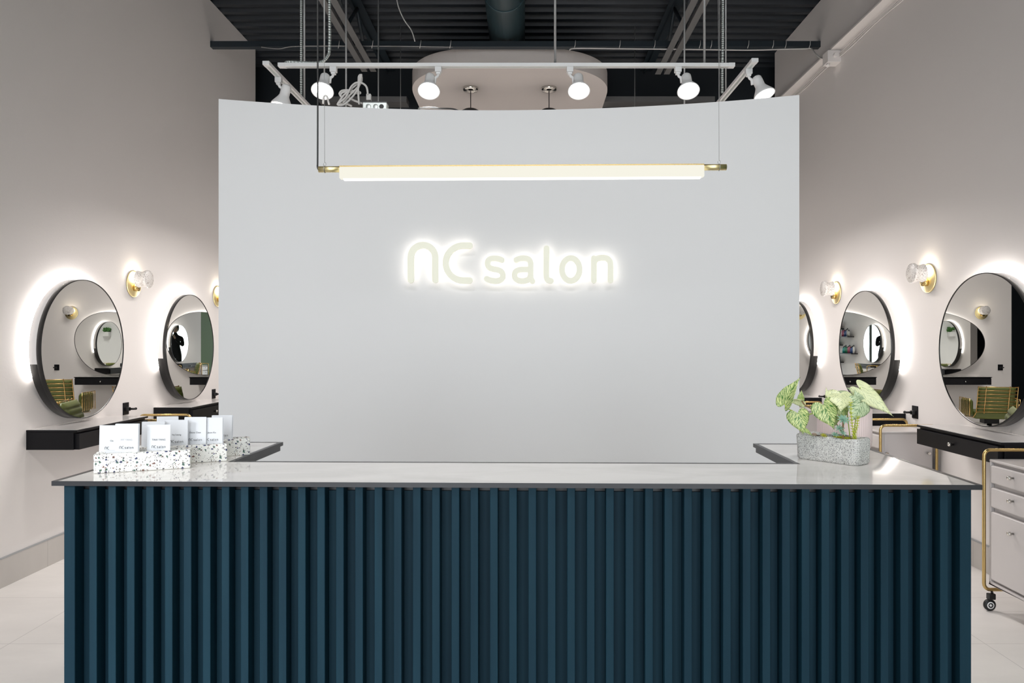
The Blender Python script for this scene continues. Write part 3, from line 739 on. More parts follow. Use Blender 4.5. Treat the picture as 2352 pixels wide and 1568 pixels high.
# ================================================================== SALON CHAIRS (local: faces +y)
def chair_proto():
    r = empty('salon_chair', cat='chair')
    def slab(x0, x1, z0, z1, ribs, yb, tilt, thick, vert=False):
        """ribbed upholstery panel standing in the XZ plane"""
        nx, nz = (ribs * 6, 10) if vert else (14, ribs * 6); vs = []; fs = []
        for side in (0, 1):
            for i in range(nx + 1):
                for j in range(nz + 1):
                    u, v = i / nx, j / nz; t = (u if vert else v) * ribs
                    bulge = abs(math.sin(PI * t)) ** 0.5 * 0.012
                    ed = min(1, (1 - (2 * u - 1) ** 8)) * min(1, (1 - (2 * v - 1) ** 8))
                    yy = yb + (-(bulge + thick / 2) * ed if side == 0 else (bulge + thick / 2) * ed)
                    z = z0 + (z1 - z0) * v
                    vs.append((x0 + (x1 - x0) * u, yy - tilt * (z - z0), z))
        k = (nx + 1) * (nz + 1)
        for side in (0, 1):
            for i in range(nx):
                for j in range(nz):
                    a = side * k + i * (nz + 1) + j; fs.append((a, a + 1, a + nz + 2, a + nz + 1))
        return vs, fs
    b = MB(); b.add(*slab(-0.225, 0.225, 0.50, 0.84, 7, -0.20, 0.25, 0.05), True); b.build('backrest', M['velvet'], r)
    b = MB(); b.box((-0.24, -0.19, 0.40), (0.24, 0.26, 0.50)); b.build('seat', M['velvet'], r, bevel=0.03, seg=4)
    for s in (-1, 1):
        b = MB(); vs, fs = slab(-0.19, 0.22, 0.44, 0.66, 7, 0, 0, 0.04, True)
        b.add([(s * 0.27 + y, x, z) for x, y, z in vs], fs, True); a = b.build('armrest', M['velvet'], r)
        b = MB(); b.tube([(s * 0.30, -0.2, 0.44), (s * 0.30, -0.2, 0.67), (s * 0.30, 0.22, 0.67), (s * 0.30, 0.23, 0.44)], 0.005, 8)
        for k in range(8): b.tube([(s * 0.302, -0.19 + 0.058 * k, 0.44), (s * 0.302, -0.19 + 0.058 * k, 0.67)], 0.0035, 6)
        b.build('arm_wire', M['gold'], a)
    b = MB()
    def bk(x, z): return (x, -0.238 - 0.25 * (z - 0.50), z)
    for k in range(8):
        z = 0.50 + 0.34 * k / 7; b.tube([bk(-0.235, z), bk(0.235, z)], 0.0045, 8)
    for x in (-0.235, -0.14, 0.14, 0.235): b.tube([bk(x, 0.48), bk(x, 0.85)], 0.006, 8)
    for s in (-1, 1): b.tube([bk(s * 0.235, 0.49), (s * 0.24, -0.15, 0.42), (s * 0.24, 0.24, 0.40)], 0.006, 8)
    b.build('back_wire', M['gold'], r)
    b = MB(); b.box((-0.09, -0.09, 0.33), (0.09, 0.09, 0.40)); b.tube([(0, 0, 0.02), (0, 0, 0.34)], 0.03, 16); b.build('column', M['black'], r)
    b = MB(); b.lathe([(0, 0), (0.26, 0), (0.26, 0.012), (0.24, 0.02), (0, 0.022)], 40); b.build('base', M['gold'], r)
    return r
cp_ = chair_proto()
GC = 'olive salon chairs with gold wire frames'
for i, (x, y, z, rz, lab) in enumerate([
    (-0.69, 9.05, -0.0, 0.25, 'olive channelled salon chair with gold wire back at the left back station'),
    (0.40, 9.15, 0.0, -0.2, 'olive channelled salon chair with gold wire back at the right back station'),
    (-2.12, 5.75, 0.0, PI / 2 - 0.3, 'olive salon chair at the left wall, hidden behind the partition'),
    (-2.08, 7.25, 0.0, PI / 2 + 0.2, 'olive salon chair at the far left station'),
    (1.88, 5.22, 0.0, -PI / 2 + 0.5, 'olive salon chair at the right wall behind the partition'),
    (1.98, 6.95, 0.0, -PI / 2 - 0.1, 'olive salon chair seen behind the marbled leaves')]):
    o = place(cp_, i == 0, (x, y, z), rz, lab, GC)
    o.scale = (0.9,) * 3 if i == 0 else (1, 1, 1)

# ================================================================== PENDANT BAR LAMP
DP = 2.30
pl = P(732, 389, DP); pr = P(1668, 384, DP)
pen = empty('linear_pendant_lamp', ((pl.x + pr.x) / 2, DP, (pl.z + pr.z) / 2), 0, 'long linear pendant lamp with brass ends hanging before the white wall', 'pendant lamp')
hl = (pr.x - pl.x) / 2; tilt = math.atan2(pr.z - pl.z, pr.x - pl.x)
pen.rotation_euler = (0, -tilt, 0)
rT = 0.0095
xd0 = P(781, 0, DP).x - pen.location.x; xd1 = P(1616, 0, DP).x - pen.location.x
b = MB(); b.tube([(-hl, 0, 0), (xd0 + 0.001, 0, 0)], rT, 24); b.build('brass_end', M['brass_light'], pen)
b = MB(); b.tube([(xd1 - 0.001, 0, 0), (hl, 0, 0)], rT, 24); b.build('brass_end', M['brass_light'], pen)
b = MB(); b.box((xd0, -0.0095, 0.0055), (xd1, 0.0095, 0.0095)); b.build('brass_spine', M['brass'], pen)
b = MB(); b.box((xd0, -0.012, -0.0305), (xd1, 0.012, 0.0054)); b.build('diffuser', M['diffuser'], pen, bevel=0.002)
b = MB(); b.box((xd0 + 0.012, -0.010, -0.0345), (xd1 - 0.010, 0.010, -0.0306)); b.build('diffuser_strip', M['diffuser_low'], pen)
for xx in (-hl + 0.019, hl - 0.022):
    b = MB(); b.tube([(xx + rT * 1.12 * math.cos(2 * PI * k / 16) * 0, rT * 1.12 * math.sin(2 * PI * k / 16), rT * 1.12 * math.cos(2 * PI * k / 16)) for k in range(16)], 0.0009, 6, closed=True)
    b.tube([(xx + 0.004 * math.sin(2 * PI * k / 12), 0, 0.016 + 0.006 * math.cos(2 * PI * k / 12)) for k in range(11)], 0.0008, 6)
    b.build('hook', M['wire'], pen)
    b = MB(); b.tube([(xx, 0, 0.02), (xx, 0, 2.44)], 0.0006, 6); b.build('suspension_wire', M['wire'], pen)
b = MB(); b.tube(smooth_path([(-hl - 0.001, 0, 0.0), (-hl - 0.004, 0, 0.012), (-hl - 0.003, 0, 0.05), (-hl - 0.001, 0, 0.4), (-hl + 0.001, 0, 1.2), (-hl, 0, 2.44)], 6), 0.0026, 8); b.build('cord', M['cord'], pen)

# ================================================================== TRACK LIGHTS
ZK = 2.79
def track(name, a, b_, label):
    a, b_ = Vector(a), Vector(b_); r = empty(name, (a.x, a.y, a.z), 0, label, 'track light')
    d = b_ - a; L_ = d.length; r.rotation_euler = (0, 0, math.atan2(d.y, d.x))
    bb = MB(); bb.box((0, -0.0175, 0), (L_, 0.0175, 0.019)); bb.build('rail', M['white'], r, bevel=0.0015)
    bb = MB(); bb.box((0.03, -0.006, -0.0006), (L_ - 0.03, 0.006, 0.0)); bb.build('groove', M['galv'], r)
    bb = MB(); bb.box((-0.012, -0.0185, -0.001), (0.03, 0.0185, 0.020)); bb.build('end_cap', M['white'], r, bevel=0.002)
    bb = MB(); bb.box((L_ - 0.03, -0.0185, -0.001), (L_ + 0.004, 0.0185, 0.020)); bb.build('end_cap', M['white'], r, bevel=0.002)
    return r
tl = P(645, 155, 4.0); tr = P(1685, 160, 4.0)
track('track_rail', (tl.x, 4.0, ZK), (tr.x, 4.0, ZK), 'long white track rail running across above the partition')
track('track_rail', (-1.395, 3.97, ZK), (-1.36, 6.4, ZK), 'white track rail running back at the left, one spotlight on it')
track('track_rail', (1.225, 3.93, ZK), (1.21, 6.4, ZK), 'white track rail running back at the right, one spotlight on it')
def spot_proto(direction, side, power_glow=True):
    r = empty('track_spotlight', cat='spotlight')
    # origin at the track underside; the head hangs beside and below
    b = MB(); b.box((-0.018, -0.016, -0.028), (0.018, 0.016, 0.0)); b.box((-0.012, -0.012, -0.040), (0.012, 0.012, -0.028)); b.build('adapter', M['white'], r, bevel=0.002)
    hx = side * 0.045
    c = Vector((hx, 0.0, -0.052))
    b = MB(); b.tube(smooth_path([(0, 0, -0.036), (side * 0.006, 0, -0.050), (side * 0.016, 0, -0.058), (side * 0.020, 0, -0.085)], 4), 0.0075, 8); b.build('arm', M['white'], r)
    T = Matrix.Translation(c) @ rot_to(direction)
    b = MB(); b.lathe([(0, 0.012), (0.020, 0.010), (0.026, 0.002), (0.027, -0.02), (0.027, -0.05), (0.032, -0.062), (0.058, -0.105), (0.060, -0.112), (0.057, -0.112), (0.052, -0.104)], 40, T); hd = b.build('lamp_head', M['white'], r)
    b = MB(); b.lathe([(0, -0.101), (0.025, -0.1005), (0.0405, -0.098), (0.042, -0.096)], 32, T); b.build('lens', M['spot'], hd)
    return r
d_front = (0.0, -0.50, -0.87)
s1 = spot_proto(d_front, -1); s2 = spot_proto(d_front, -1); s3 = spot_proto(d_front, 1); s4 = spot_proto(d_front, 1)
spots = []
for o, px, lab in ((s1, 766, 'lit white spotlight behind the black pendant cord'), (s2, 1007, 'lit white spotlight second from the left on the cross rail'),
                   (s3, 1309, 'lit white spotlight third from the left on the cross rail'), (s4, 1557, 'lit white spotlight at the right end of the cross rail')):
    o.location = (P(px, 0, 4.0).x, 4.0, ZK); o['label'] = lab; o['group'] = 'white track spotlights'; spots.append((o, 0))
s5 = spot_proto((-0.25, -0.05, -1.0), 1); s5.location = (-1.393, 4.16, ZK); s5['label'] = 'white spotlight on the left rail, half hidden by the partition'; s5['group'] = 'white track spotlights'
s6 = spot_proto((0.30, -0.30, -0.95), 1); s6.location = (1.224, 4.03, ZK); s6['label'] = 'white spotlight on the right rail, opening turned down to the right'; s6['group'] = 'white track spotlights'
def spot_light(loc, direction, e, ang=60):
    d = bpy.data.lights.new('spot_beam', 'SPOT'); d.energy = e; d.spot_size = math.radians(ang); d.spot_blend = 0.6; d.shadow_soft_size = 0.04; d.color = (1, 0.96, 0.92)
    o = bpy.data.objects.new('spot_beam', d); COL.objects.link(o); o.location = loc; o.rotation_euler = Vector(direction).to_track_quat('-Z', 'Y').to_euler(); return o
for (o, _), sd in zip(spots, (-1, -1, 1, 1)):
    dv = Vector(d_front).normalized(); spot_light(Vector(o.location) + Vector((sd * 0.045, 0, -0.052)) + dv * 0.116, dv, 22)
for o, dv in ((s5, (-0.25, -0.05, -1.0)), (s6, (0.30, -0.30, -0.95))):
    dv = Vector(dv).normalized(); spot_light(Vector(o.location) + Vector((0.045, 0, -0.052)) + dv * 0.116, dv, 30)

# rods, conduits and wires from the deck
def hanger(name, px, d, z0, z1, r, m, lab, cat, group=None):
    X = P(px, 0, d).x; b = MB(); b.tube([(X, d, z0), (X, d, z1)], r, 8); o = b.build(name, m); return tag(o, lab, cat, group)
GR = 'thin steel rods hanging from the dark deck'
for px, d, z0, r, lab in ((795, 4.6, 2.2, 0.0055, 'grey steel rod hanging just left of the coiled cable'), (869, 5.6, 2.2, 0.0050, 'grey steel rod hanging right above the metal junction box'),
                       (1275, 4.0, ZK + 0.02, 0.0065, 'white steel rod holding the middle of the cross rail'), (1572, 4.6, 2.2, 0.0055, 'grey steel rod hanging behind the right cross-rail spotlight'),
                       (1618, 4.0, ZK + 0.02, 0.0065, 'white steel rod holding the right end of the cross rail'), (745, 4.06, ZK - 0.1, 0.0045, 'white steel rod hanging behind the black pendant cord'),
                       (920, 7.0, 2.2, 0.004, 'dark thin rod hanging between the left spotlights'), (1458, 7.0, 2.2, 0.004, 'dark thin rod hanging between the right spotlights'),
                       (699, 4.62, ZK + 0.018, 0.006, 'steel rod beside the left flexible conduit'), (1667, 4.5, ZK + 0.018, 0.005, 'steel rod beside the right flexible conduit'), (1653, 3.7, 2.2 + 0.3, 0.0012, 'hair-thin steel wire near the right flexible conduit')):
    hanger('hanging_rod', px, d, z0, ZC + 0.02, r, M['wire'], lab, 'rod', GR)
def conduit(pts, lab, r=0.0085):
    b = MB(); pts = smooth_path(pts, 10)
    rs = []; dens = []
    acc = 0; out = []
    for i in range(len(pts) - 1):
        seg = (pts[i + 1] - pts[i]); k = max(1, int(seg.length / 0.006))
        for j in range(k): out.append(pts[i] + seg * j / k)
    out.append(pts[-1]); rs = [r * (1.0 if (i % 2) else 0.82) for i in range(len(out))]
    b.tube(out, rs, 10, smooth=False); return tag(b.build('flexible_conduit', M['galv']), lab, 'conduit', 'flexible metal conduits')
conduit([P(692, 0, 4.62) + Vector((0, 0, 0.8)), P(692, 60, 4.62), P(692, 150, 4.62), P(692, 226, 4.62)], 'flexible metal conduit hanging down at the far left')
conduit([P(757, 0, 4.03) + Vector((0, 0, 0.75)), P(757, 0, 4.03), P(757, 105, 4.03), P(752, 130, 4.03), P(735, 143, 4.02), P(700, 144, 4.0), P(662, 142, 4.0), P(655, 147, 4.0)], 'flexible metal conduit curving down onto the left end of the cross rail')
conduit([P(1660, 0, 4.5) + Vector((0, 0, 0.85)), P(1660, 60, 4.5), P(1659, 150, 4.5), P(1659, 214, 4.5)], 'flexible metal conduit hanging down at the right')
b = MB(); b.tube(smooth_path([P(908, -20, 5.6), P(915, 15, 5.6), P(928, 45, 5.6), P(945, 70, 5.6), P(953, 95, 5.6)], 6), 0.004, 6); tag(b.build('loose_wire', M['cable']), 'thin pale wire dangling from the dark deck', 'wire')

# ================================================================== CEILING STEEL
bm_ = empty('cross_beam', (0, 6.5, 3.92), 0, 'dark steel channel spanning wall to wall below the deck', 'beam')
b = MB(); b.box((XL + 0.0, -0.03, -0.03), (XR, 0.03, 0.022)); b.build('channel', M['steel_dark'], bm_, bevel=0.002)
def joist(x, ya, yb, lab):
    r = empty('ceiling_joist', (x, 0, 0), 0, lab, 'joist', 'ceiling joists')
    for s in (-1, 1):
        b = MB(); b.box((s * 0.042 - 0.027, ya, 3.85), (s * 0.042 + 0.027, yb, 3.856)); b.box((s * 0.02 - 0.003, ya, 3.856), (s * 0.02 + 0.003, yb, 3.89)); b.build('bottom_chord', M['chord'], r)
    b = MB(); b.box((-0.06, -1, 4.24), (0.06, 8.0, 4.246)); b.box((-0.02, -1, 4.21), (-0.014, 8.0, 4.24)); b.build('top_chord', M['steel_dark'], r)
    y = 1.0; k = 0
    while y < yb - 0.3:
        z0, z1 = (3.87, 4.22) if k % 2 == 0 else (4.22, 3.87)
        b = MB(); b.tube([(0, y, z0), (0, y + 0.42, z1)], 0.016, 8); b.build('web_bar', M['steel_dark'], r); y += 0.42; k += 1
    return r
joist(-1.475, 1.0, 6.96, 'dark steel bar joist with grey double bottom chord, left of the duct')
joist(1.31, 1.0, 7.03, 'dark steel bar joist with grey double bottom chord, right of the duct')
dk = empty('air_duct', (-0.166, 0, 4.12), 0, 'round dark teal air duct running back below the deck', 'duct')
b = MB(); b.tube([(0, 2.0, 0), (0, 7.0, 0)], 0.165, 40); b.build('duct_run', M['duct'], dk)
for yy in (5.92, 4.4, 3.0):
    b = MB(); b.tube([(0, yy, 0), (0, yy + 0.03, 0)], 0.170, 40); b.build('joint_band', M['duct'], dk)
b = MB(); b.tube([(0, 6.98, 0), (0, 7.3, 0.0)], 0.16, 40); b.build('duct_end', M['steel_dark'], dk)
# cables tied along the beam
def ztie(x): return [(x, 6.462, 3.885), (x, 6.462, 3.945)]
cb = empty('beam_cables', (0, 0, 0), 0, 'pale cables tied along the underside of the dark beam', 'cable')
b = MB(); b.tube(smooth_path([P(600, 108, 6.46), P(640, 112, 6.46), P(690, 106, 6.46), P(900, 106, 6.46), P(1040, 108, 6.46)], 5), 0.005, 6); b.build('cable_run', M['conduit'], cb)
b = MB(); b.tube(smooth_path([P(1308, 115, 6.46), P(1325, 111, 6.46), P(1430, 112, 6.46), P(1560, 113, 6.46), P(1720, 115, 6.46), P(1800, 113, 6.46), P(1850, 112, 6.46), P(1864, 112, 6.46), P(1874, 124, 6.3), P(1884, 133, 6.25), P(1900, 136, 6.15)], 5), 0.0055, 6); b.build('cable_run', M['cable'], cb)
for px in (700, 780, 857, 967, 1036, 1322, 1425, 1505, 1609, 1635, 1720, 1777, 1806, 1861):
    p = P(px, 105, 6.46); b = MB(); b.tube([(p.x, 6.458, 3.942), (p.x - 0.004, 6.452, 3.90), (p.x - 0.012, 6.46, 3.872)], 0.003, 6); b.build('cable_tie', M['cable'], cb)
# cable trunking along the right wall
tk = empty('wall_trunking', (XR, 0, 0), 0, 'pale painted steel ledge with cables running along the right wall', 'trunking')
zt = 3.70
b = MB(); b.box((-0.085, -1.0, zt), (0, 7.6, zt + 0.012)); b.build('ledge', M['wall'], tk)
for k, (dz, dx) in enumerate(((-0.030, 0.012), (-0.044, 0.012), (-0.060, 0.014))):
    b = MB(); pts = [(-dx, -1 + 0.25 * i, zt + dz + 0.006 * math.sin(i * 1.7 + k)) for i in range(35)]; b.tube(smooth_path(pts, 3), 0.005, 6); b.build('cable_run', M['wall'], tk)
jb = P(1928, 131, 6.0); y0 = XR * F / (1925 - CX)
b = MB(); b.box((-0.11, y0 - 0.06, zt - 0.10), (-0.0, y0 + 0.05, zt - 0.002)); b.tube([(-0.05, y0 - 0.06, zt - 0.05), (-0.05, y0 - 0.09, zt - 0.05)], 0.02, 10); b.tube([(-0.06, y0 + 0.05, zt - 0.06), (-0.06, y0 + 0.08, zt - 0.06)], 0.018, 10); b.tube([(-0.09, y0 - 0.02, zt - 0.1), (-0.10, y0 - 0.03, zt - 0.125)], 0.016, 10)
b.build('junction_box', M['wall'], tk, bevel=0.004)
# grey ledge on the bulkhead
b = MB(); b.box((P(735, 0, 7.9).x, 7.86, P(0, 237, 7.9).z), (P(935, 0, 7.9).x, 8.049, P(0, 224, 7.9).z)); tag(b.build('strut_bar', M['chord']), 'dark grey flat steel bar behind the left spotlights, above the partition', 'bar')
b = MB(); b.box((P(1385, 0, 7.9).x, 7.86, P(0, 236, 7.9).z), (P(1640, 0, 7.9).x, 8.049, P(0, 224, 7.9).z)); tag(b.build('strut_bar', M['chord']), 'dark grey flat steel bar behind the right spotlights, above the partition', 'bar')
# pendants under the soffit
for i, (px, lab) in enumerate(((1081, 'small black dome pendant under the rounded soffit, left one'), (1261, 'small black dome pendant under the rounded soffit, right one'))):
    X = P(px, 200, 7.2).x
    if i == 0:
        r0 = empty('dome_pendant', cat='pendant lamp')
        b = MB(); b.lathe([(0, 0), (0.076, 0), (0.077, -0.012), (0.07, -0.03), (0.03, -0.04), (0.012, -0.045), (0, -0.046)], 32); b.build('canopy', M['nickel'], r0)
        b = MB(); b.tube([(0, 0, -0.04), (0, 0, -0.21)], 0.0045, 8); b.build('cord', M['cord'], r0)
        b = MB(); b.lathe([(0, -0.200), (0.02, -0.202), (0.06, -0.212), (0.10, -0.235), (0.13, -0.28), (0.15, -0.33), (0.148, -0.33), (0.125, -0.282), (0.09, -0.24), (0, -0.21)], 32); b.build('lamp_shade', M['black'], r0)
    place(r0, i == 0, (X, 7.2, 3.78), 0, lab, 'dome pendants under the soffit')

# junction box and coiled cable on top of the partition
DJ = 3.80
def ptop(x): return part_y(x) + 0.06
bx0, bx1 = P(833, 0, DJ).x, P(888, 0, DJ).x
jx = empty('junction_box', ((bx0 + bx1) / 2, ptop((bx0 + bx1) / 2), ZP), 0, 'square galvanised junction box standing on top of the partition', 'junction box')
hw_ = (bx1 - bx0) / 2
b = MB(); b.box((-hw_, -0.03, 0), (hw_, 0.03, 0.041)); b.build('box', M['galv'], jx, bevel=0.003)
b = MB(); b.box((-hw_ - 0.001, -0.032, 0.0412), (hw_ + 0.001, 0.032, 0.0435)); b.build('lid', M['chord'], jx)
Yb = Matrix.Rotation(PI / 2, 4, 'X')
for cx_, m_, rr in ((-0.032, M['galv'], 0.013), (0.006, M['galv'], 0.013), (0.036, M['rubber'], 0.012)):
    b = MB(); b.lathe([(0, 0.0302), (rr, 0.0302), (rr, 0.0308), (rr * 0.86, 0.0318) if m_ is M['galv'] else (rr * 0.9, 0.0308), (0, 0.0308)], 20, Matrix.Translation((cx_, 0, 0.018)) @ Yb); b.build('knockout', m_, jx)
cc = empty('coiled_cable', (0, 0, 0), 0, 'coil of pale grey cable plugged in on top of the partition', 'cable')
def pj(px, py, dy=0.0): v = P(px, py, DJ + 0.03 + dy); return v
loops = [
  [(845, 218), (842, 200), (832, 191), (818, 190), (806, 200), (795, 222), (779, 236), (776, 240), (790, 240), (806, 226), (820, 208), (826, 192), (830, 174), (829, 172), (826, 178), (823, 195), (823, 215), (825, 240)],
  [(776, 238), (790, 218), (808, 203), (822, 190), (824, 176), (828, 172), (831, 180), (828, 192), (815, 207), (800, 222), (788, 236)],
  [(782, 220), (780, 214), (786, 208), (800, 207), (818, 209), (827, 212), (824, 215), (806, 211), (790, 211), (783, 217), (784, 223)],
  [(799, 222), (812, 230), (828, 236), (833, 238)],
  [(742, 238), (743, 226), (746, 220), (751, 222), (756, 240)],
  [(776, 242), (785, 238), (796, 238), (808, 244)]]
b = MB()
for k, lp in enumerate(loops): b.tube(smooth_path([pj(x, y, 0.012 * k - 0.02) for x, y in lp], 6), 0.0052, 8)
b.build('cable', M['cable'], cc)
b = MB(); q = P(848, 0, DJ + 0.03).x
b.prism([(q - 0.012, ptop(q) - 0.012), (q + 0.012, ptop(q) - 0.012), (q + 0.012, ptop(q) + 0.012), (q - 0.012, ptop(q) + 0.012)], P(0, 228, DJ).z, P(0, 213, DJ).z); b.build('plug', M['cable'], cc, bevel=0.003)
b = MB(); b.tube(smooth_path([P(960, 249, 3.84), P(985, 247, 3.84), P(1010, 249, 3.84), P(1040, 250, 3.85), (P(1060, 0, 3.85).x, 3.85, ZP + 0.008), (P(1072, 0, 3.85).x, 3.85, ZP + 0.014)], 5), 0.004, 6); tag(b.build('loose_wire', M['rubber']), 'short black wire lying along the top of the partition', 'wire')

# ================================================================== ON THE COUNTER
# terrazzo card holders
ANG = math.atan2(0.072, 0.18)
def holder(L_, D_, H_):
    r = empty('card_holder', cat='card holder')
    b = MB(); e = 0.003; gy = D_ * 0.5
    # cross-section with a slot in the top, swept along x
    prof = [(0, 0), (D_, 0), (D_, H_), (gy + 0.009, H_), (gy + 0.009, H_ - 0.016), (gy - 0.009, H_ - 0.016), (gy - 0.009, H_), (0, H_)]
    n = len(prof); b.add([(0, y, z) for y, z in prof] + [(L_, y, z) for y, z in prof], [tuple(range(n)), tuple(range(2 * n - 1, n - 1, -1))] + [(i, (i + 1) % n, n + (i + 1) % n, n + i) for i in range(n)])
    b.build('block', M['terrazzo'], r, bevel=0.002, seg=2); return r
LH, DH, HH = 0.194, 0.052, 0.042
hs = [(Vector((-0.946, 1.612)), 0), (Vector((-0.902, 1.711)), 1), (Vector((-0.882, 1.806)), 2)]
hp = holder(LH, DH, HH)
ZT1 = ZT + 0.0003
for k, (p, i) in enumerate(hs):
    place(hp, k == 0, (p.x, p.y, ZT1), ANG, ['white terrazzo card holder block nearest the counter front', 'white terrazzo card holder block in the middle of the three', 'white terrazzo card holder block at the back of the three'][i], 'terrazzo card holders')
def text_mesh(txt, size, m, parent, loc, name='lettering', align='CENTER'):
    cu = bpy.data.curves.new('txt', 'FONT'); cu.body = txt; cu.size = size; cu.align_x = align; cu.resolution_u = 2
    o = bpy.data.objects.new('txt', cu); COL.objects.link(o)
    dg = bpy.context.evaluated_depsgraph_get(); me = bpy.data.meshes.new_from_object(o.evaluated_get(dg)); bpy.data.objects.remove(o)
    me.materials.clear(); me.materials.append(m)
    t = bpy.data.objects.new(name, me); COL.objects.link(t); t.parent = parent; t.location = loc; t.rotation_euler = (PI / 2, 0, 0); return t
def logo_mb(width, mb, x, z, y, upto=7):
    s = width / (2134 - 157)
    for k, (name, w, sts) in enumerate(LET):
        if k >= upto: break
        for st in sts:
            stroke(mb, [(x + (p[0] - 1145) * s, z + (440 - p[1]) * s) for p in st], w * s * 0.85, y, y, False)
CARD_W, CARD_H = 0.0508, 0.080
def card(loc, ang, name=None, label='', lean=0.05, bold=True, namex=0.0, behind=False, w=CARD_W, h=CARD_H, glyph='full'):
    r = empty('business_card', loc, ang, label, 'business card', 'business cards standing in the terrazzo holders')
    r.rotation_euler = (-lean, 0, ang)
    b = MB(); b.box((-w / 2, 0, 0), (w / 2, 0.0005, h)); b.build('card_sheet', M['card'], r)
    if name is not None and not behind:
        text_mesh(name, 0.0056, M['ink'] if bold else M['ink_grey'], r, (namex, -0.0004, h * 0.52))
        mb = MB(); logo_mb(0.031 if glyph == 'full' else 0.031, mb, 0.0 if glyph == 'full' else 0.0, h * 0.325, -0.0004, 7 if glyph == 'full' else 2)
        mb.box((-0.011, -0.0005, h * 0.255), (0.013, -0.0004, h * 0.257)); mb.build('printed_logo', M['ink'], r)
    return r
dirv = Vector((math.cos(ANG), math.sin(ANG))); nrm = Vector((-math.sin(ANG), math.cos(ANG)))
def on_holder(i, s, off): 
    p = hs[i][0] + dirv * s + nrm * (DH * 0.5 + off); return (p.x, p.y, ZT1 + HH - 0.0155)
def s_for(i, px, off):
    # position along the holder seen at a pixel column
    t = (px - CX) / F; p0 = hs[i][0] + nrm * (DH * 0.5 + off)
    return (t * p0.y - p0.x) / (dirv.x - t * dirv.y)
stacks = [ # holder, px centre, offset, height, [name, bold], cards behind, angle delta
 (0, 290, -0.0075, 0.078, 'IVY YANG', False, 3, -0.02, 'front white business card with grey name, standing left in the nearest terrazzo block', 'full'),
 (0, 256, 0.004, 0.074, 'Ox', True, 3, -0.06, 'white business card half hidden at the left end of the nearest terrazzo block', 'nc'),
 (0, 364, -0.006, 0.072, 'TINA YANG', True, 2, 0.0, 'white business card with black capitals, standing right in the nearest terrazzo block', 'full'),
 (1, 405, -0.006, 0.074, 'Ivy Leung', True, 3, 0.0, 'white business card half hidden behind the one with black capitals', 'full'),
 (1, 352, 0.0, 0.073, None, True, 2, 0.03, 'blank white card at the left of the middle terrazzo block', 'full'),
 (1, 448, 0.000, 0.079, 'Elaine Chen', True, 3, 0.0, 'white business card left of the centre in the middle terrazzo block, partly covered', 'full'),
 (1, 486, -0.006, 0.077, 'Jason Ko', True, 3, 0.0, 'front white business card at the right end of the middle terrazzo block', 'full'),
 (2, 384, 0.0, 0.076, None, True, 2, 0.05, 'blank white card standing in the back terrazzo block, left', 'full'),
 (2, 509, -0.004, 0.075, ' ', True, 2, 0.0, 'white business card standing alone in the back terrazzo block, by the partition', 'full')]
for si, (hi, px, off, h, nm, bold, nb, da, lab, gl) in enumerate(stacks):
    short = ['right card pair of the nearest terrazzo block', 'card at the left end of the nearest terrazzo block', 'black-capitals card of the nearest terrazzo block', 'half-hidden card left in the middle block', 'blank card at the left of the middle block', 'partly covered card at the centre of the middle block', 'front right card of the middle block', 'blank card at the left of the back block', 'lone card by the partition in the back block'][si]
    s = s_for(hi, px, off)
    card(on_holder(hi, s, off), ANG + da - 0.30, nm, lab, 0.04, bold, h=h, glyph=gl)
    for k in range(nb):
        off2 = off + 0.0012 * (k + 1)
        jx_ = random.uniform(-0.0025, 0.0025)
        card(on_holder(hi, s + jx_, off2), ANG + da - 0.30 + random.uniform(-0.012, 0.012), None, ['white card directly behind the ', 'white card second behind the ', 'white card third behind the '][k] + short, 0.04, behind=True, h=h + random.uniform(-0.001, 0.0015))

# stone trough planter
pa, pb = Vector((0.671, 1.829)), Vector((0.762, 1.714)); td = (pb - pa).normalized(); tn = Vector((-td.y, td.x)); TL = (pb - pa).length + 0.012; TW = 0.068
tro = empty('stone_trough_planter', (pa.x, pa.y, ZT1), math.atan2(td.y, td.x), 'rough speckled grey stone trough planter on the right of the counter', 'planter')
def rr2(x0, x1, y0, y1, r, n=5): return rrect(x0, x1, y0, y1, r, n, (1, 1, 1, 1))
HTt = 0.061
layers = [(0.003, 0.0, 0.0), (0.0, 0.004, 0.0), (0.0, 0.02, 0.0), (-0.001, 0.04, 0.0), (-0.0015, HTt - 0.004, 0.0), (0.001, HTt, 0.0), (0.0065, HTt, 0.0), (0.0075, HTt - 0.012, 0.0)]
b = MB(); vs = []; npt = None
for ins, z, _ in layers:
    poly = rr2(ins, TL - ins, ins, TW - ins, 0.014)
    out = []
    for i in range(len(poly)):   # finer outline so the sides can be uneven
        a_, c_ = Vector(poly[i]), Vector(poly[(i + 1) % len(poly)]); k = max(1, int((c_ - a_).length / 0.006))
        if ins == layers[0][0]: pass
        out += [(a_ + (c_ - a_) * j / k) for j in range(k)]
    if npt is None: npt = len(out)
    if len(out) != npt:
        out = [out[int(j * len(out) / npt)] for j in range(npt)]
    for q in out:
        wob = 0.0012 * math.sin(q.x * 260 + z * 60) + 0.0008 * math.sin(q.y * 310 + z * 140)
        vs.append((q.x, q.y + (wob if q.y < TW / 2 else -wob), z + (0.0012 * math.sin(q.x * 90) if z > 0.05 else 0)))
m = len(layers)
b.add(vs, [(l * npt + i, l * npt + (i + 1) % npt, (l + 1) * npt + (i + 1) % npt, (l + 1) * npt + i) for l in range(m - 1) for i in range(npt)], True)
b.add(vs[:npt], [tuple(range(npt))]); b.build('trough', M['speckle'], tro)
b = MB(); b.prism(rr2(0.0072, TL - 0.0072, 0.0072, TW - 0.0072, 0.010), HTt - 0.016, HTt - 0.006); b.build('soil', M['soil'], tro)
b = MB()
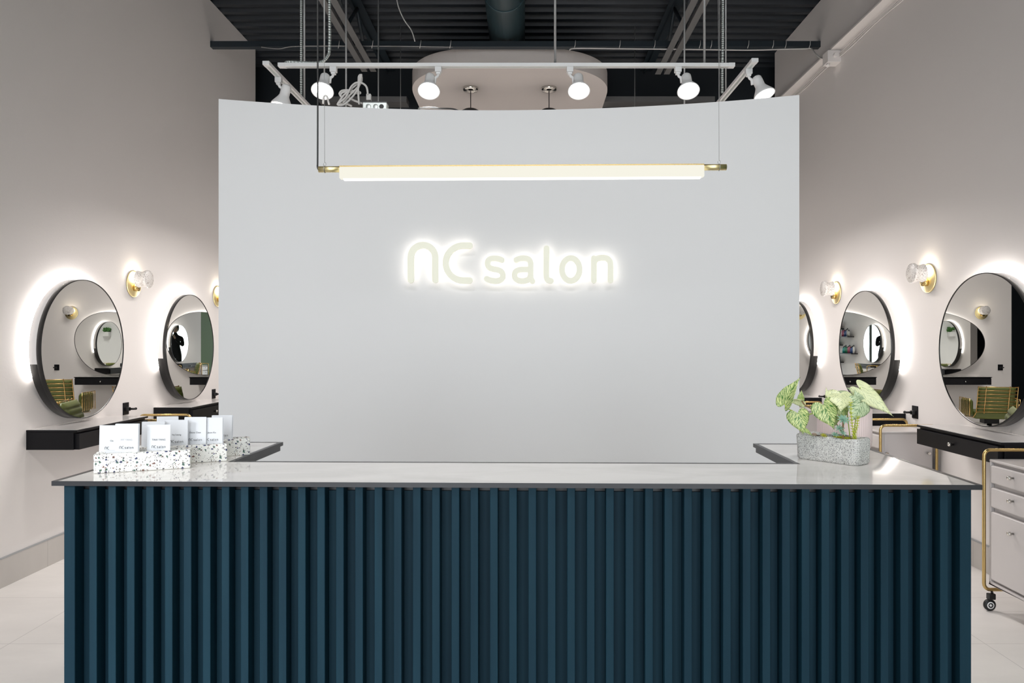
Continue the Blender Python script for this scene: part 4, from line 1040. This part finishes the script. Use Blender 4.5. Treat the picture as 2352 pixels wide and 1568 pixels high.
for (x, y, r_, sc) in ((0.105, 0.022, 0.011, (1.5, 1, 0.55)), (0.120, 0.028, 0.008, (1.3, 1, 0.6)), (0.09, 0.03, 0.007, (1, 1, .6))): b.ball((x, y, HTt - 0.003), r_, sc, 8)
b.build('moss', M['moss'], tro)
b = MB()
for k in range(12): b.ball((random.uniform(0.02, TL - 0.02), random.uniform(0.014, TW - 0.014), HTt - 0.003), random.uniform(0.003, 0.006), (1.3, 1, 0.7), 5)
b.build('pebbles', M['pebble'], tro)
tro['kind'] = 'thing'

def planter_local(px, py, dd):
    """world point -> trough-local"""
    p = P(px, py, dd); d = Vector((p.x - pa.x, p.y - pa.y)); return Vector((d.dot(td), d.dot(tn), p.z - ZT1))
def leaf(base, tip, width, facing, m, parent, cup=0.25, droop=0.12, twist=0.0, name='leaf', fold=0.0):
    """heart-shaped leaf from its petiole base to its tip; facing = rough direction its upper side looks"""
    base, tip = Vector(base), Vector(tip); ax = tip - base; L_ = ax.length; ax.normalize()
    fn = Vector(facing).normalized(); fn = (fn - ax * fn.dot(ax)).normalized(); sd = ax.cross(fn).normalized()
    half = smooth_path([(0, 1.0, 0), (0.045, 0.88, 0), (0.17, 0.70, 0), (0.34, 0.49, 0), (0.46, 0.25, 0), (0.49, 0.03, 0), (0.42, -0.13, 0), (0.28, -0.21, 0), (0.13, -0.17, 0), (0.04, -0.07, 0), (0, 0, 0)], 4)
    outl = [(p.x, p.y) for p in half] + [(-p.x, p.y) for p in reversed(half[1:-1])]
    n = len(outl); vs = []; uvs = []; fs = []; NR = 7
    for k in range(NR + 1):
        s_ = k / NR
        for (ox, oy) in outl:
            x = ox * s_; y = 0.0 + oy * s_ + (0.12 if False else 0)
            z = cup * width * (2 * abs(x)) ** 1.6 * 0.5 - droop * L_ * y * abs(y) + droop * L_ * 0.55 * math.sin(PI * max(0, min(1, y))) + fold * abs(x) * width
            z += 0.018 * width * math.sin(16 * y + (3 if ox > 0 else 0)) * (2 * abs(x)) ** 1.5
            vs.append(base + ax * (y * L_) + sd * (x * width) + fn * z); uvs.append((x * 2, y * 1.1))
    for k in range(NR):
        for i_ in range(n):
            j_ = (i_ + 1) % n; fs.append((k * n + i_, k * n + j_, (k + 1) * n + j_, (k + 1) * n + i_))
    b = MB(); b.add(vs, fs, True); b.uv = uvs; o = b.build(name, m, parent, fix=False)
    sm = o.modifiers.new('thick', 'SOLIDIFY'); sm.thickness = 0.0006
    return o
plant = empty('marble_pothos_plant', tro.location, tro.rotation_euler.z, 'marbled cream and green heart-leaved vine growing in the stone trough', 'plant')
def zp(x, y, d):  # traced in the enlarged crop of the plant
    return planter_local(1780 + x / 7.13, 860 + y / 7.13, d)
toc = Vector((0, -1, 0.15))
def fdir(x, y, z):  # world direction -> trough local
    return Vector((x * td.x + y * td.y, x * tn.x + y * tn.y, z))
def lf(bx, by, bd, tx, ty, tdp, wpx, face, m, **k):
    dd = (bd + tdp) / 2
    return leaf(zp(bx, by, bd), zp(tx, ty, tdp), wpx / 7.13 * dd / F, fdir(*face), m, plant, **k)
DPt = 1.775
lf(170, 470, DPt + .005, 392, 30, DPt - .01, 300, (-0.75, -0.62, 0.15), M['leaf_a'], cup=0.5, droop=0.10)
lf(440, 425, DPt, 205, 440, DPt + .02, 210, (0.1, -0.75, -0.6), M['leaf_b'], cup=0.7, droop=-0.25)
lf(430, 400, DPt, 432, 252, DPt - .005, 110, (-0.5, -0.8, 0), M['leaf_a'], cup=0.6, droop=0.1)
lf(372, 640, DPt - .005, 470, 985, DPt - .012, 370, (-0.15, -0.95, 0.15), M['leaf_a'], cup=-0.22, droop=0.06)
lf(450, 900, DPt - .01, 640, 1000, DPt - .01, 110, (0, -0.7, 0.7), M['leaf_a'], cup=0.3)
lf(795, 500, DPt - .02, 985, 905, DPt - .03, 440, (-0.1, -0.95, 0.3), M['leaf_a'], cup=-0.15, droop=0.08)
lf(885, 430, DPt, 832, 200, DPt, 95, (-0.4, -0.9, 0.2), M['leaf_b'], cup=0.5)
lf(1075, 310, DPt - .01, 1090, 595, DPt - .04, 470, (-0.05, -0.8, 0.6), M['leaf_b'], cup=-0.25, droop=0.15)
lf(1290, 340, DPt + .03, 1000, 250, DPt + .02, 190, (0, -0.6, 0.8), M['leaf_c'], cup=-0.3, droop=0.1)
lf(1330, 300, DPt + .035, 1180, 200, DPt + .04, 150, (0.1, -0.6, 0.8), M['leaf_c'], cup=-0.3)
lf(1395, 470, DPt - .02, 1260, 770, DPt - .03, 430, (0.1, -0.95, 0.2), M['leaf_c'], cup=-0.18, droop=0.05)
lf(1370, 440, DPt - .01, 1310, 250, DPt - .015, 190, (0, -0.9, -0.3), M['leaf_c'], cup=0.3)
lf(1400, 240, DPt - .01, 1955, 690, DPt - .04, 300, (-0.5, -0.85, 0.35), M['leaf_b'], cup=-0.2, droop=0.06)
lf(1560, 385, DPt + .01, 1900, 620, DPt - .03, 130, (-0.1, -0.8, 0.1), M['leaf_b'], cup=0.1, droop=0.1)
lf(960, 470, DPt + .015, 905, 330, DPt + .02, 170, (0, -0.7, 0.6), M['leaf_c'], cup=-0.2)
lf(1200, 420, DPt + .02, 1190, 620, DPt + .015, 260, (0, -0.9, 0.3), M['leaf_c'], cup=-0.2)
lf(1110, 560, DPt, 1080, 760, DPt, 210, (0, -1, 0.1), M['leaf_a'], cup=-0.2)
lf(1010, 700, DPt - .01, 985, 860, DPt - .01, 90, (0, -1, 0.1), M['leaf_a'], cup=-0.2)
def stem(pts, r, m, name='stem'):
    b = MB(); b.tube(smooth_path([zp(*p) for p in pts], 6), r, 8); return b.build(name, m, plant)
stem([(160, 480, DPt), (200, 550, DPt), (300, 600, DPt), (372, 640, DPt)], 0.0014, M['stemg'])
stem([(440, 425, DPt), (490, 500, DPt), (570, 545, DPt), (640, 590, DPt), (800, 640, DPt + .01), (1000, 800, DPt + .01), (1150, 1040, DPt + .01)], 0.0015, M['stemb'])
stem([(550, 655, DPt), (640, 630, DPt), (760, 610, DPt + .01)], 0.0014, M['stemg'])
stem([(372, 640, DPt), (480, 650, DPt + .005), (560, 655, DPt)], 0.0013, M['stemg'])
stem([(795, 500, DPt - .015), (830, 560, DPt), (900, 640, DPt + .01), (1050, 760, DPt + .01)], 0.0013, M['stemg'])
stem([(1395, 215, DPt - .01), (1400, 300, DPt), (1400, 450, DPt), (1330, 700, DPt), (1280, 1040, DPt)], 0.0014, M['stemg'])
stem([(1090, 330, DPt - .01), (1150, 420, DPt + .01), (1190, 700, DPt + .01), (1230, 1040, DPt)], 0.0014, M['stemg'])
stem([(1560, 385, DPt + .01), (1480, 400, DPt + .01), (1400, 470, DPt)], 0.0012, M['stemg'])
stem([(885, 430, DPt), (930, 520, DPt + .02), (1050, 760, DPt + .02)], 0.001, M['stemg'])
# rosette succulents
def rosette(c, r_, rows, m, parent, name='rosette', tilt=(0, 0, 1)):
    b = MB(); T = Vector(tilt).to_track_quat('Z', 'Y').to_matrix().to_4x4()
    for k in range(rows):
        n = 6 + k; rr = r_ * (0.35 + 0.65 * k / max(1, rows - 1)); el = 0.9 - 0.75 * k / max(1, rows - 1)
        for i in range(n):
            a = 2 * PI * (i + 0.5 * (k % 2)) / n; d = Vector((math.cos(a) * math.cos(el), math.sin(a) * math.cos(el), math.sin(el)))
            R = d.to_track_quat('X', 'Z').to_matrix().to_4x4()
            b.ball(Vector(c) + T.to_3x3() @ (d * rr * 0.6), rr * 0.52, (1.0, 0.27, 0.14), 5, T @ R)
    return b.build(name, m, parent)
sc = empty('succulent_cluster', tro.location, tro.rotation_euler.z, 'blue-green rosette succulents among moss in the stone trough', 'plant')
rosette(zp(1120, 740, DPt - .045), 0.014, 4, M['succ'], sc, tilt=fdir(0, -0.7, 0.7))
rosette(zp(1060, 880, DPt - .04), 0.011, 3, M['succ'], sc, tilt=fdir(-0.3, -0.6, 0.7))
rosette(zp(1110, 960, DPt - .045), 0.009, 3, M['succ'], sc, tilt=fdir(0.2, -0.6, 0.7))
rosette(zp(985, 985, DPt - .03), 0.009, 3, M['succ'], sc, tilt=fdir(0, -0.5, 0.8))
rosette(zp(800, 1000, DPt - .02), 0.008, 3, M['moss'], sc, tilt=fdir(0, -0.5, 0.8))
b = MB(); b.tube([zp(1120, 760, DPt - .043), zp(1110, 900, DPt - .04), zp(1120, 1050, DPt - .04)], 0.002, 8); b.build('stem', M['stemb'], sc)
st = empty('spiky_succulent', tro.location, tro.rotation_euler.z, 'upright yellow-green stacked succulent stems at the right end of the trough', 'plant')
for pts in ([(1240, 470), (1250, 700), (1275, 900), (1300, 1060)], [(1360, 700), (1340, 850), (1310, 960), (1305, 1060)]):
    path = smooth_path([zp(x, y, DPt - .045) for x, y in pts], 8)
    b = MB(); b.tube(path, 0.0010, 6)
    for k, p in enumerate(path):
        if k % 2: continue
        for s in range(4):
            a = PI / 2 * s + (PI / 4 if k % 4 else 0); d = Vector((math.cos(a), math.sin(a), 0.55)).normalized()
            b.ball(p + d * 0.0034, 0.0034, (1.0, 0.30, 0.2), 4, d.to_track_quat('X', 'Z').to_matrix().to_4x4())
    b.build('stem', M['lime'], st)
# pink ribbed pot
pot = empty('ribbed_pot', (0.833, 1.925, ZT1), 0, 'pale pink vertically ribbed pot behind the stone trough', 'pot')
pot.location.y = 1.92
R0 = 0.0655; HP = 0.116
prof = [(0.0, 0.0), (0.040, 0.0), (0.054, 0.006), (0.062, 0.018), (R0, 0.034), (R0, HP - 0.001), (R0 - 0.001, HP), (R0 - 0.005, HP), (R0 - 0.006, HP - 0.004), (R0 - 0.006, 0.03), (0, 0.02)]
b = MB(); n = 288; vs = []
for i in range(n):
    a = 2 * PI * i / n; rib = 0.0010 * abs(math.sin(36 * a))
    for k, (r_, z) in enumerate(prof):
        rr = r_ + (rib if 2 <= k <= 5 else 0); vs.append((rr * math.cos(a), rr * math.sin(a), z))
m = len(prof); b.add(vs, [(i * m + k, ((i + 1) % n) * m + k, ((i + 1) % n) * m + k + 1, i * m + k + 1) for i in range(n) for k in range(m - 1)], True)
b.build('pot_wall', M['pink'], pot, fix=False)

# ================================================================== SEEN ONLY IN THE MIRRORS
# small white planters on the back of the partition
def back_planter(x, z, lab, k):
    y = PC.y + math.sqrt((PR + 0.12)**2 - (x - PC.x)**2)
    r = empty('wall_planter', (x, y, z), 0, lab, 'planter', 'small white planters on the back of the partition')
    b = MB(); b.prism([(-0.06, 0.004), (0.06, 0.004), (0.065, 0.11), (-0.065, 0.11)], 0, 0.10); b.build('pot', M['white'], r, bevel=0.004)
    b = MB(); rnd = random.Random(k)
    for i in range(26): b.ball((rnd.uniform(-0.06, 0.06), 0.055 + rnd.uniform(-0.045, 0.045), 0.12 + rnd.uniform(0, 0.07)), 0.03, (1, 1, .5), 4, Euler((rnd.random() * 3, rnd.random() * 3, 0)).to_matrix().to_4x4())
    b.build('foliage', M['herb'], r)
for k, (x, z, lab) in enumerate(((0.33, 1.42, 'small white planter on the back of the partition, first of the right three'), (0.49, 1.42, 'small white planter on the back of the partition, middle of the right three'), (0.76, 1.42, 'small white planter on the back of the partition, last of the right three'),
                                 (-0.34, 1.42, 'small white planter on the back of the partition, inner of the left two'), (-0.62, 1.42, 'small white planter on the back of the partition, outer of the left two'))):
    back_planter(x, z, lab, k)
# product shelves on the left wall
rnd = random.Random(5)
GB = 'bottles on the black product shelves'
cols = ['bottle_teal', 'bottle_green', 'bottle_pink', 'bottle_blue', 'bottle_white', 'black']
bp_ = {}
def bottle(m, x, y, z, h, r_, lab):
    key = (m, round(h, 2))
    if key not in bp_:
        o = empty('bottle', cat='bottle')
        b = MB(); b.lathe([(0, 0), (r_, 0), (r_, h * 0.72), (r_ * 0.5, h * 0.8), (0, h * 0.8)], 14); b.build('body', M[m], o)
        b = MB(); b.lathe([(0, h * 0.8), (r_ * 0.45, h * 0.8), (r_ * 0.45, h), (0, h)], 12); b.build('cap', M['black'] if m != 'black' else M['white'], o)
        bp_[key] = o
    else: o = copy_tree(bp_[key])
    o.location = (x, y, z); o['label'] = lab; o['group'] = GB; return o
words = {'bottle_teal': 'teal', 'bottle_green': 'green', 'bottle_pink': 'pink', 'bottle_blue': 'blue', 'bottle_white': 'pale', 'black': 'black'}
for k, (ya, yb_, z) in enumerate(((2.35, 2.85, 1.62), (2.9, 3.4, 1.42), (2.25, 2.8, 1.22), (2.95, 3.6, 1.02), (2.3, 2.85, 0.80))):
    b = MB(); b.box((XL, ya, z - 0.02), (XL + 0.16, yb_, z)); tag(b.build('product_shelf', M['black'], bevel=0.002), 'black floating product shelf on the left wall, %s from the top' % ['first', 'second', 'third', 'fourth', 'lowest'][k], 'shelf', 'black product shelves')
    y = ya + 0.05; j = 0
    while y < yb_ - 0.04:
        m = cols[(k * 2 + j // 2) % 6]; h = 0.16 + 0.02 * ((k + j) % 3)
        bottle(m, XL + 0.08, y, z, h, 0.024, '%s %s bottle on the %s product shelf of the left wall' % (['short', 'medium', 'tall'][(k + j) % 3], words[m], ['top', 'second', 'third', 'fourth', 'lowest'][k])); y += 0.07; j += 1

# the photographer, standing behind the camera and seen only in the mirrors
def skin_body(name, verts, edges, radii, m, parent, sub=2):
    me = bpy.data.meshes.new(name); me.from_pydata(verts, edges, []); o = bpy.data.objects.new(name, me); COL.objects.link(o); o.parent = parent
    me.materials.append(m); sk = o.modifiers.new('skin', 'SKIN'); sk.use_smooth_shade = True
    for i, r_ in enumerate(radii):
        rr = r_ if isinstance(r_, tuple) else (r_, r_); me.skin_vertices[0].data[i].radius = rr
    me.skin_vertices[0].data[0].use_root = True
    s_ = o.modifiers.new('sub', 'SUBSURF'); s_.levels = sub; s_.render_levels = sub
    return o
ph = empty('person', (0.14, -0.75, 0), 0, 'person in black clothes holding a camera up, reflected in a mirror', 'person')
V = [(0, 0, 0.95), (0, 0, 1.10), (0, 0.0, 1.28), (0, 0, 1.42), (0, 0.01, 1.50), (0, 0.02, 1.58),
     (0.10, 0, 0.90), (0.11, 0.02, 0.50), (0.12, 0, 0.09), (0.125, 0.14, 0.04), (-0.10, 0, 0.90), (-0.11, 0.02, 0.50), (-0.12, 0, 0.09), (-0.125, 0.14, 0.04),
     (0.18, 0, 1.40), (0.26, 0.10, 1.17), (0.12, 0.27, 1.36), (-0.18, 0, 1.40), (-0.26, 0.10, 1.17), (-0.12, 0.27, 1.36)]
E = [(0, 1), (1, 2), (2, 3), (3, 4), (4, 5), (0, 6), (6, 7), (7, 8), (8, 9), (0, 10), (10, 11), (11, 12), (12, 13), (3, 14), (14, 15), (15, 16), (3, 17), (17, 18), (18, 19)]
Rr = [(0.15, 0.11), (0.13, 0.10), (0.15, 0.11), (0.13, 0.09), 0.055, 0.05, 0.09, 0.065, 0.045, 0.04, 0.09, 0.065, 0.045, 0.04, 0.06, 0.045, 0.032, 0.06, 0.045, 0.032]
skin_body('body', V, E, Rr, M['cloth'], ph)
b = MB(); b.ball((0, 0.03, 1.68), 0.105, (0.78, 0.95, 1.18), 14); b.ball((0, 0.135, 1.665), 0.014, (1, 1.2, 1.5), 8)
for s in (-1, 1): b.ball((s * 0.083, 0.03, 1.675), 0.022, (0.4, 0.8, 1.3), 8)
b.build('head', M['skin'], ph)
b = MB(); b.ball((0, 0.0, 1.70), 0.118, (0.82, 0.92, 1.12), 14); b.build('hair', M['hair'], ph)
for s in (-1, 1):
    hv = [(s * 0.12, 0.27, 1.38), (s * 0.10, 0.29, 1.43), (s * 0.085, 0.30, 1.47)]; ed = [(0, 1), (1, 2)]; rd = [0.024, 0.032, 0.026]
    for f in range(4):
        k = len(hv); hv += [(s * 0.075, 0.275 + 0.018 * f, 1.50 - 0.004 * f), (s * 0.045, 0.28 + 0.018 * f, 1.515)]; ed += [(2, k), (k, k + 1)]; rd += [0.009, 0.008]
    k = len(hv); hv += [(s * 0.07, 0.265, 1.45), (s * 0.045, 0.262, 1.465)]; ed += [(1, k), (k, k + 1)]; rd += [0.011, 0.009]
    skin_body('hand', hv, ed, rd, M['skin'], ph, 1)
cm = empty('hand_held_camera', (0.14, -0.75 + 0.375, 1.535), 0, 'black camera held up by the photographer in the mirror', 'camera')
b = MB(); b.box((-0.06, -0.03, -0.035), (0.06, 0.03, 0.04)); b.box((-0.02, -0.02, 0.04), (0.02, 0.025, 0.06)); b.build('camera_body', M['rubber'], cm, bevel=0.005)
b = MB(); b.lathe([(0, 0), (0.033, 0), (0.035, 0.05), (0.03, 0.052), (0, 0.045)], 24, Matrix.Translation((0, 0.03, 0.0)) @ Matrix.Rotation(-PI / 2, 4, 'X')); b.build('lens_barrel', M['black'], cm)
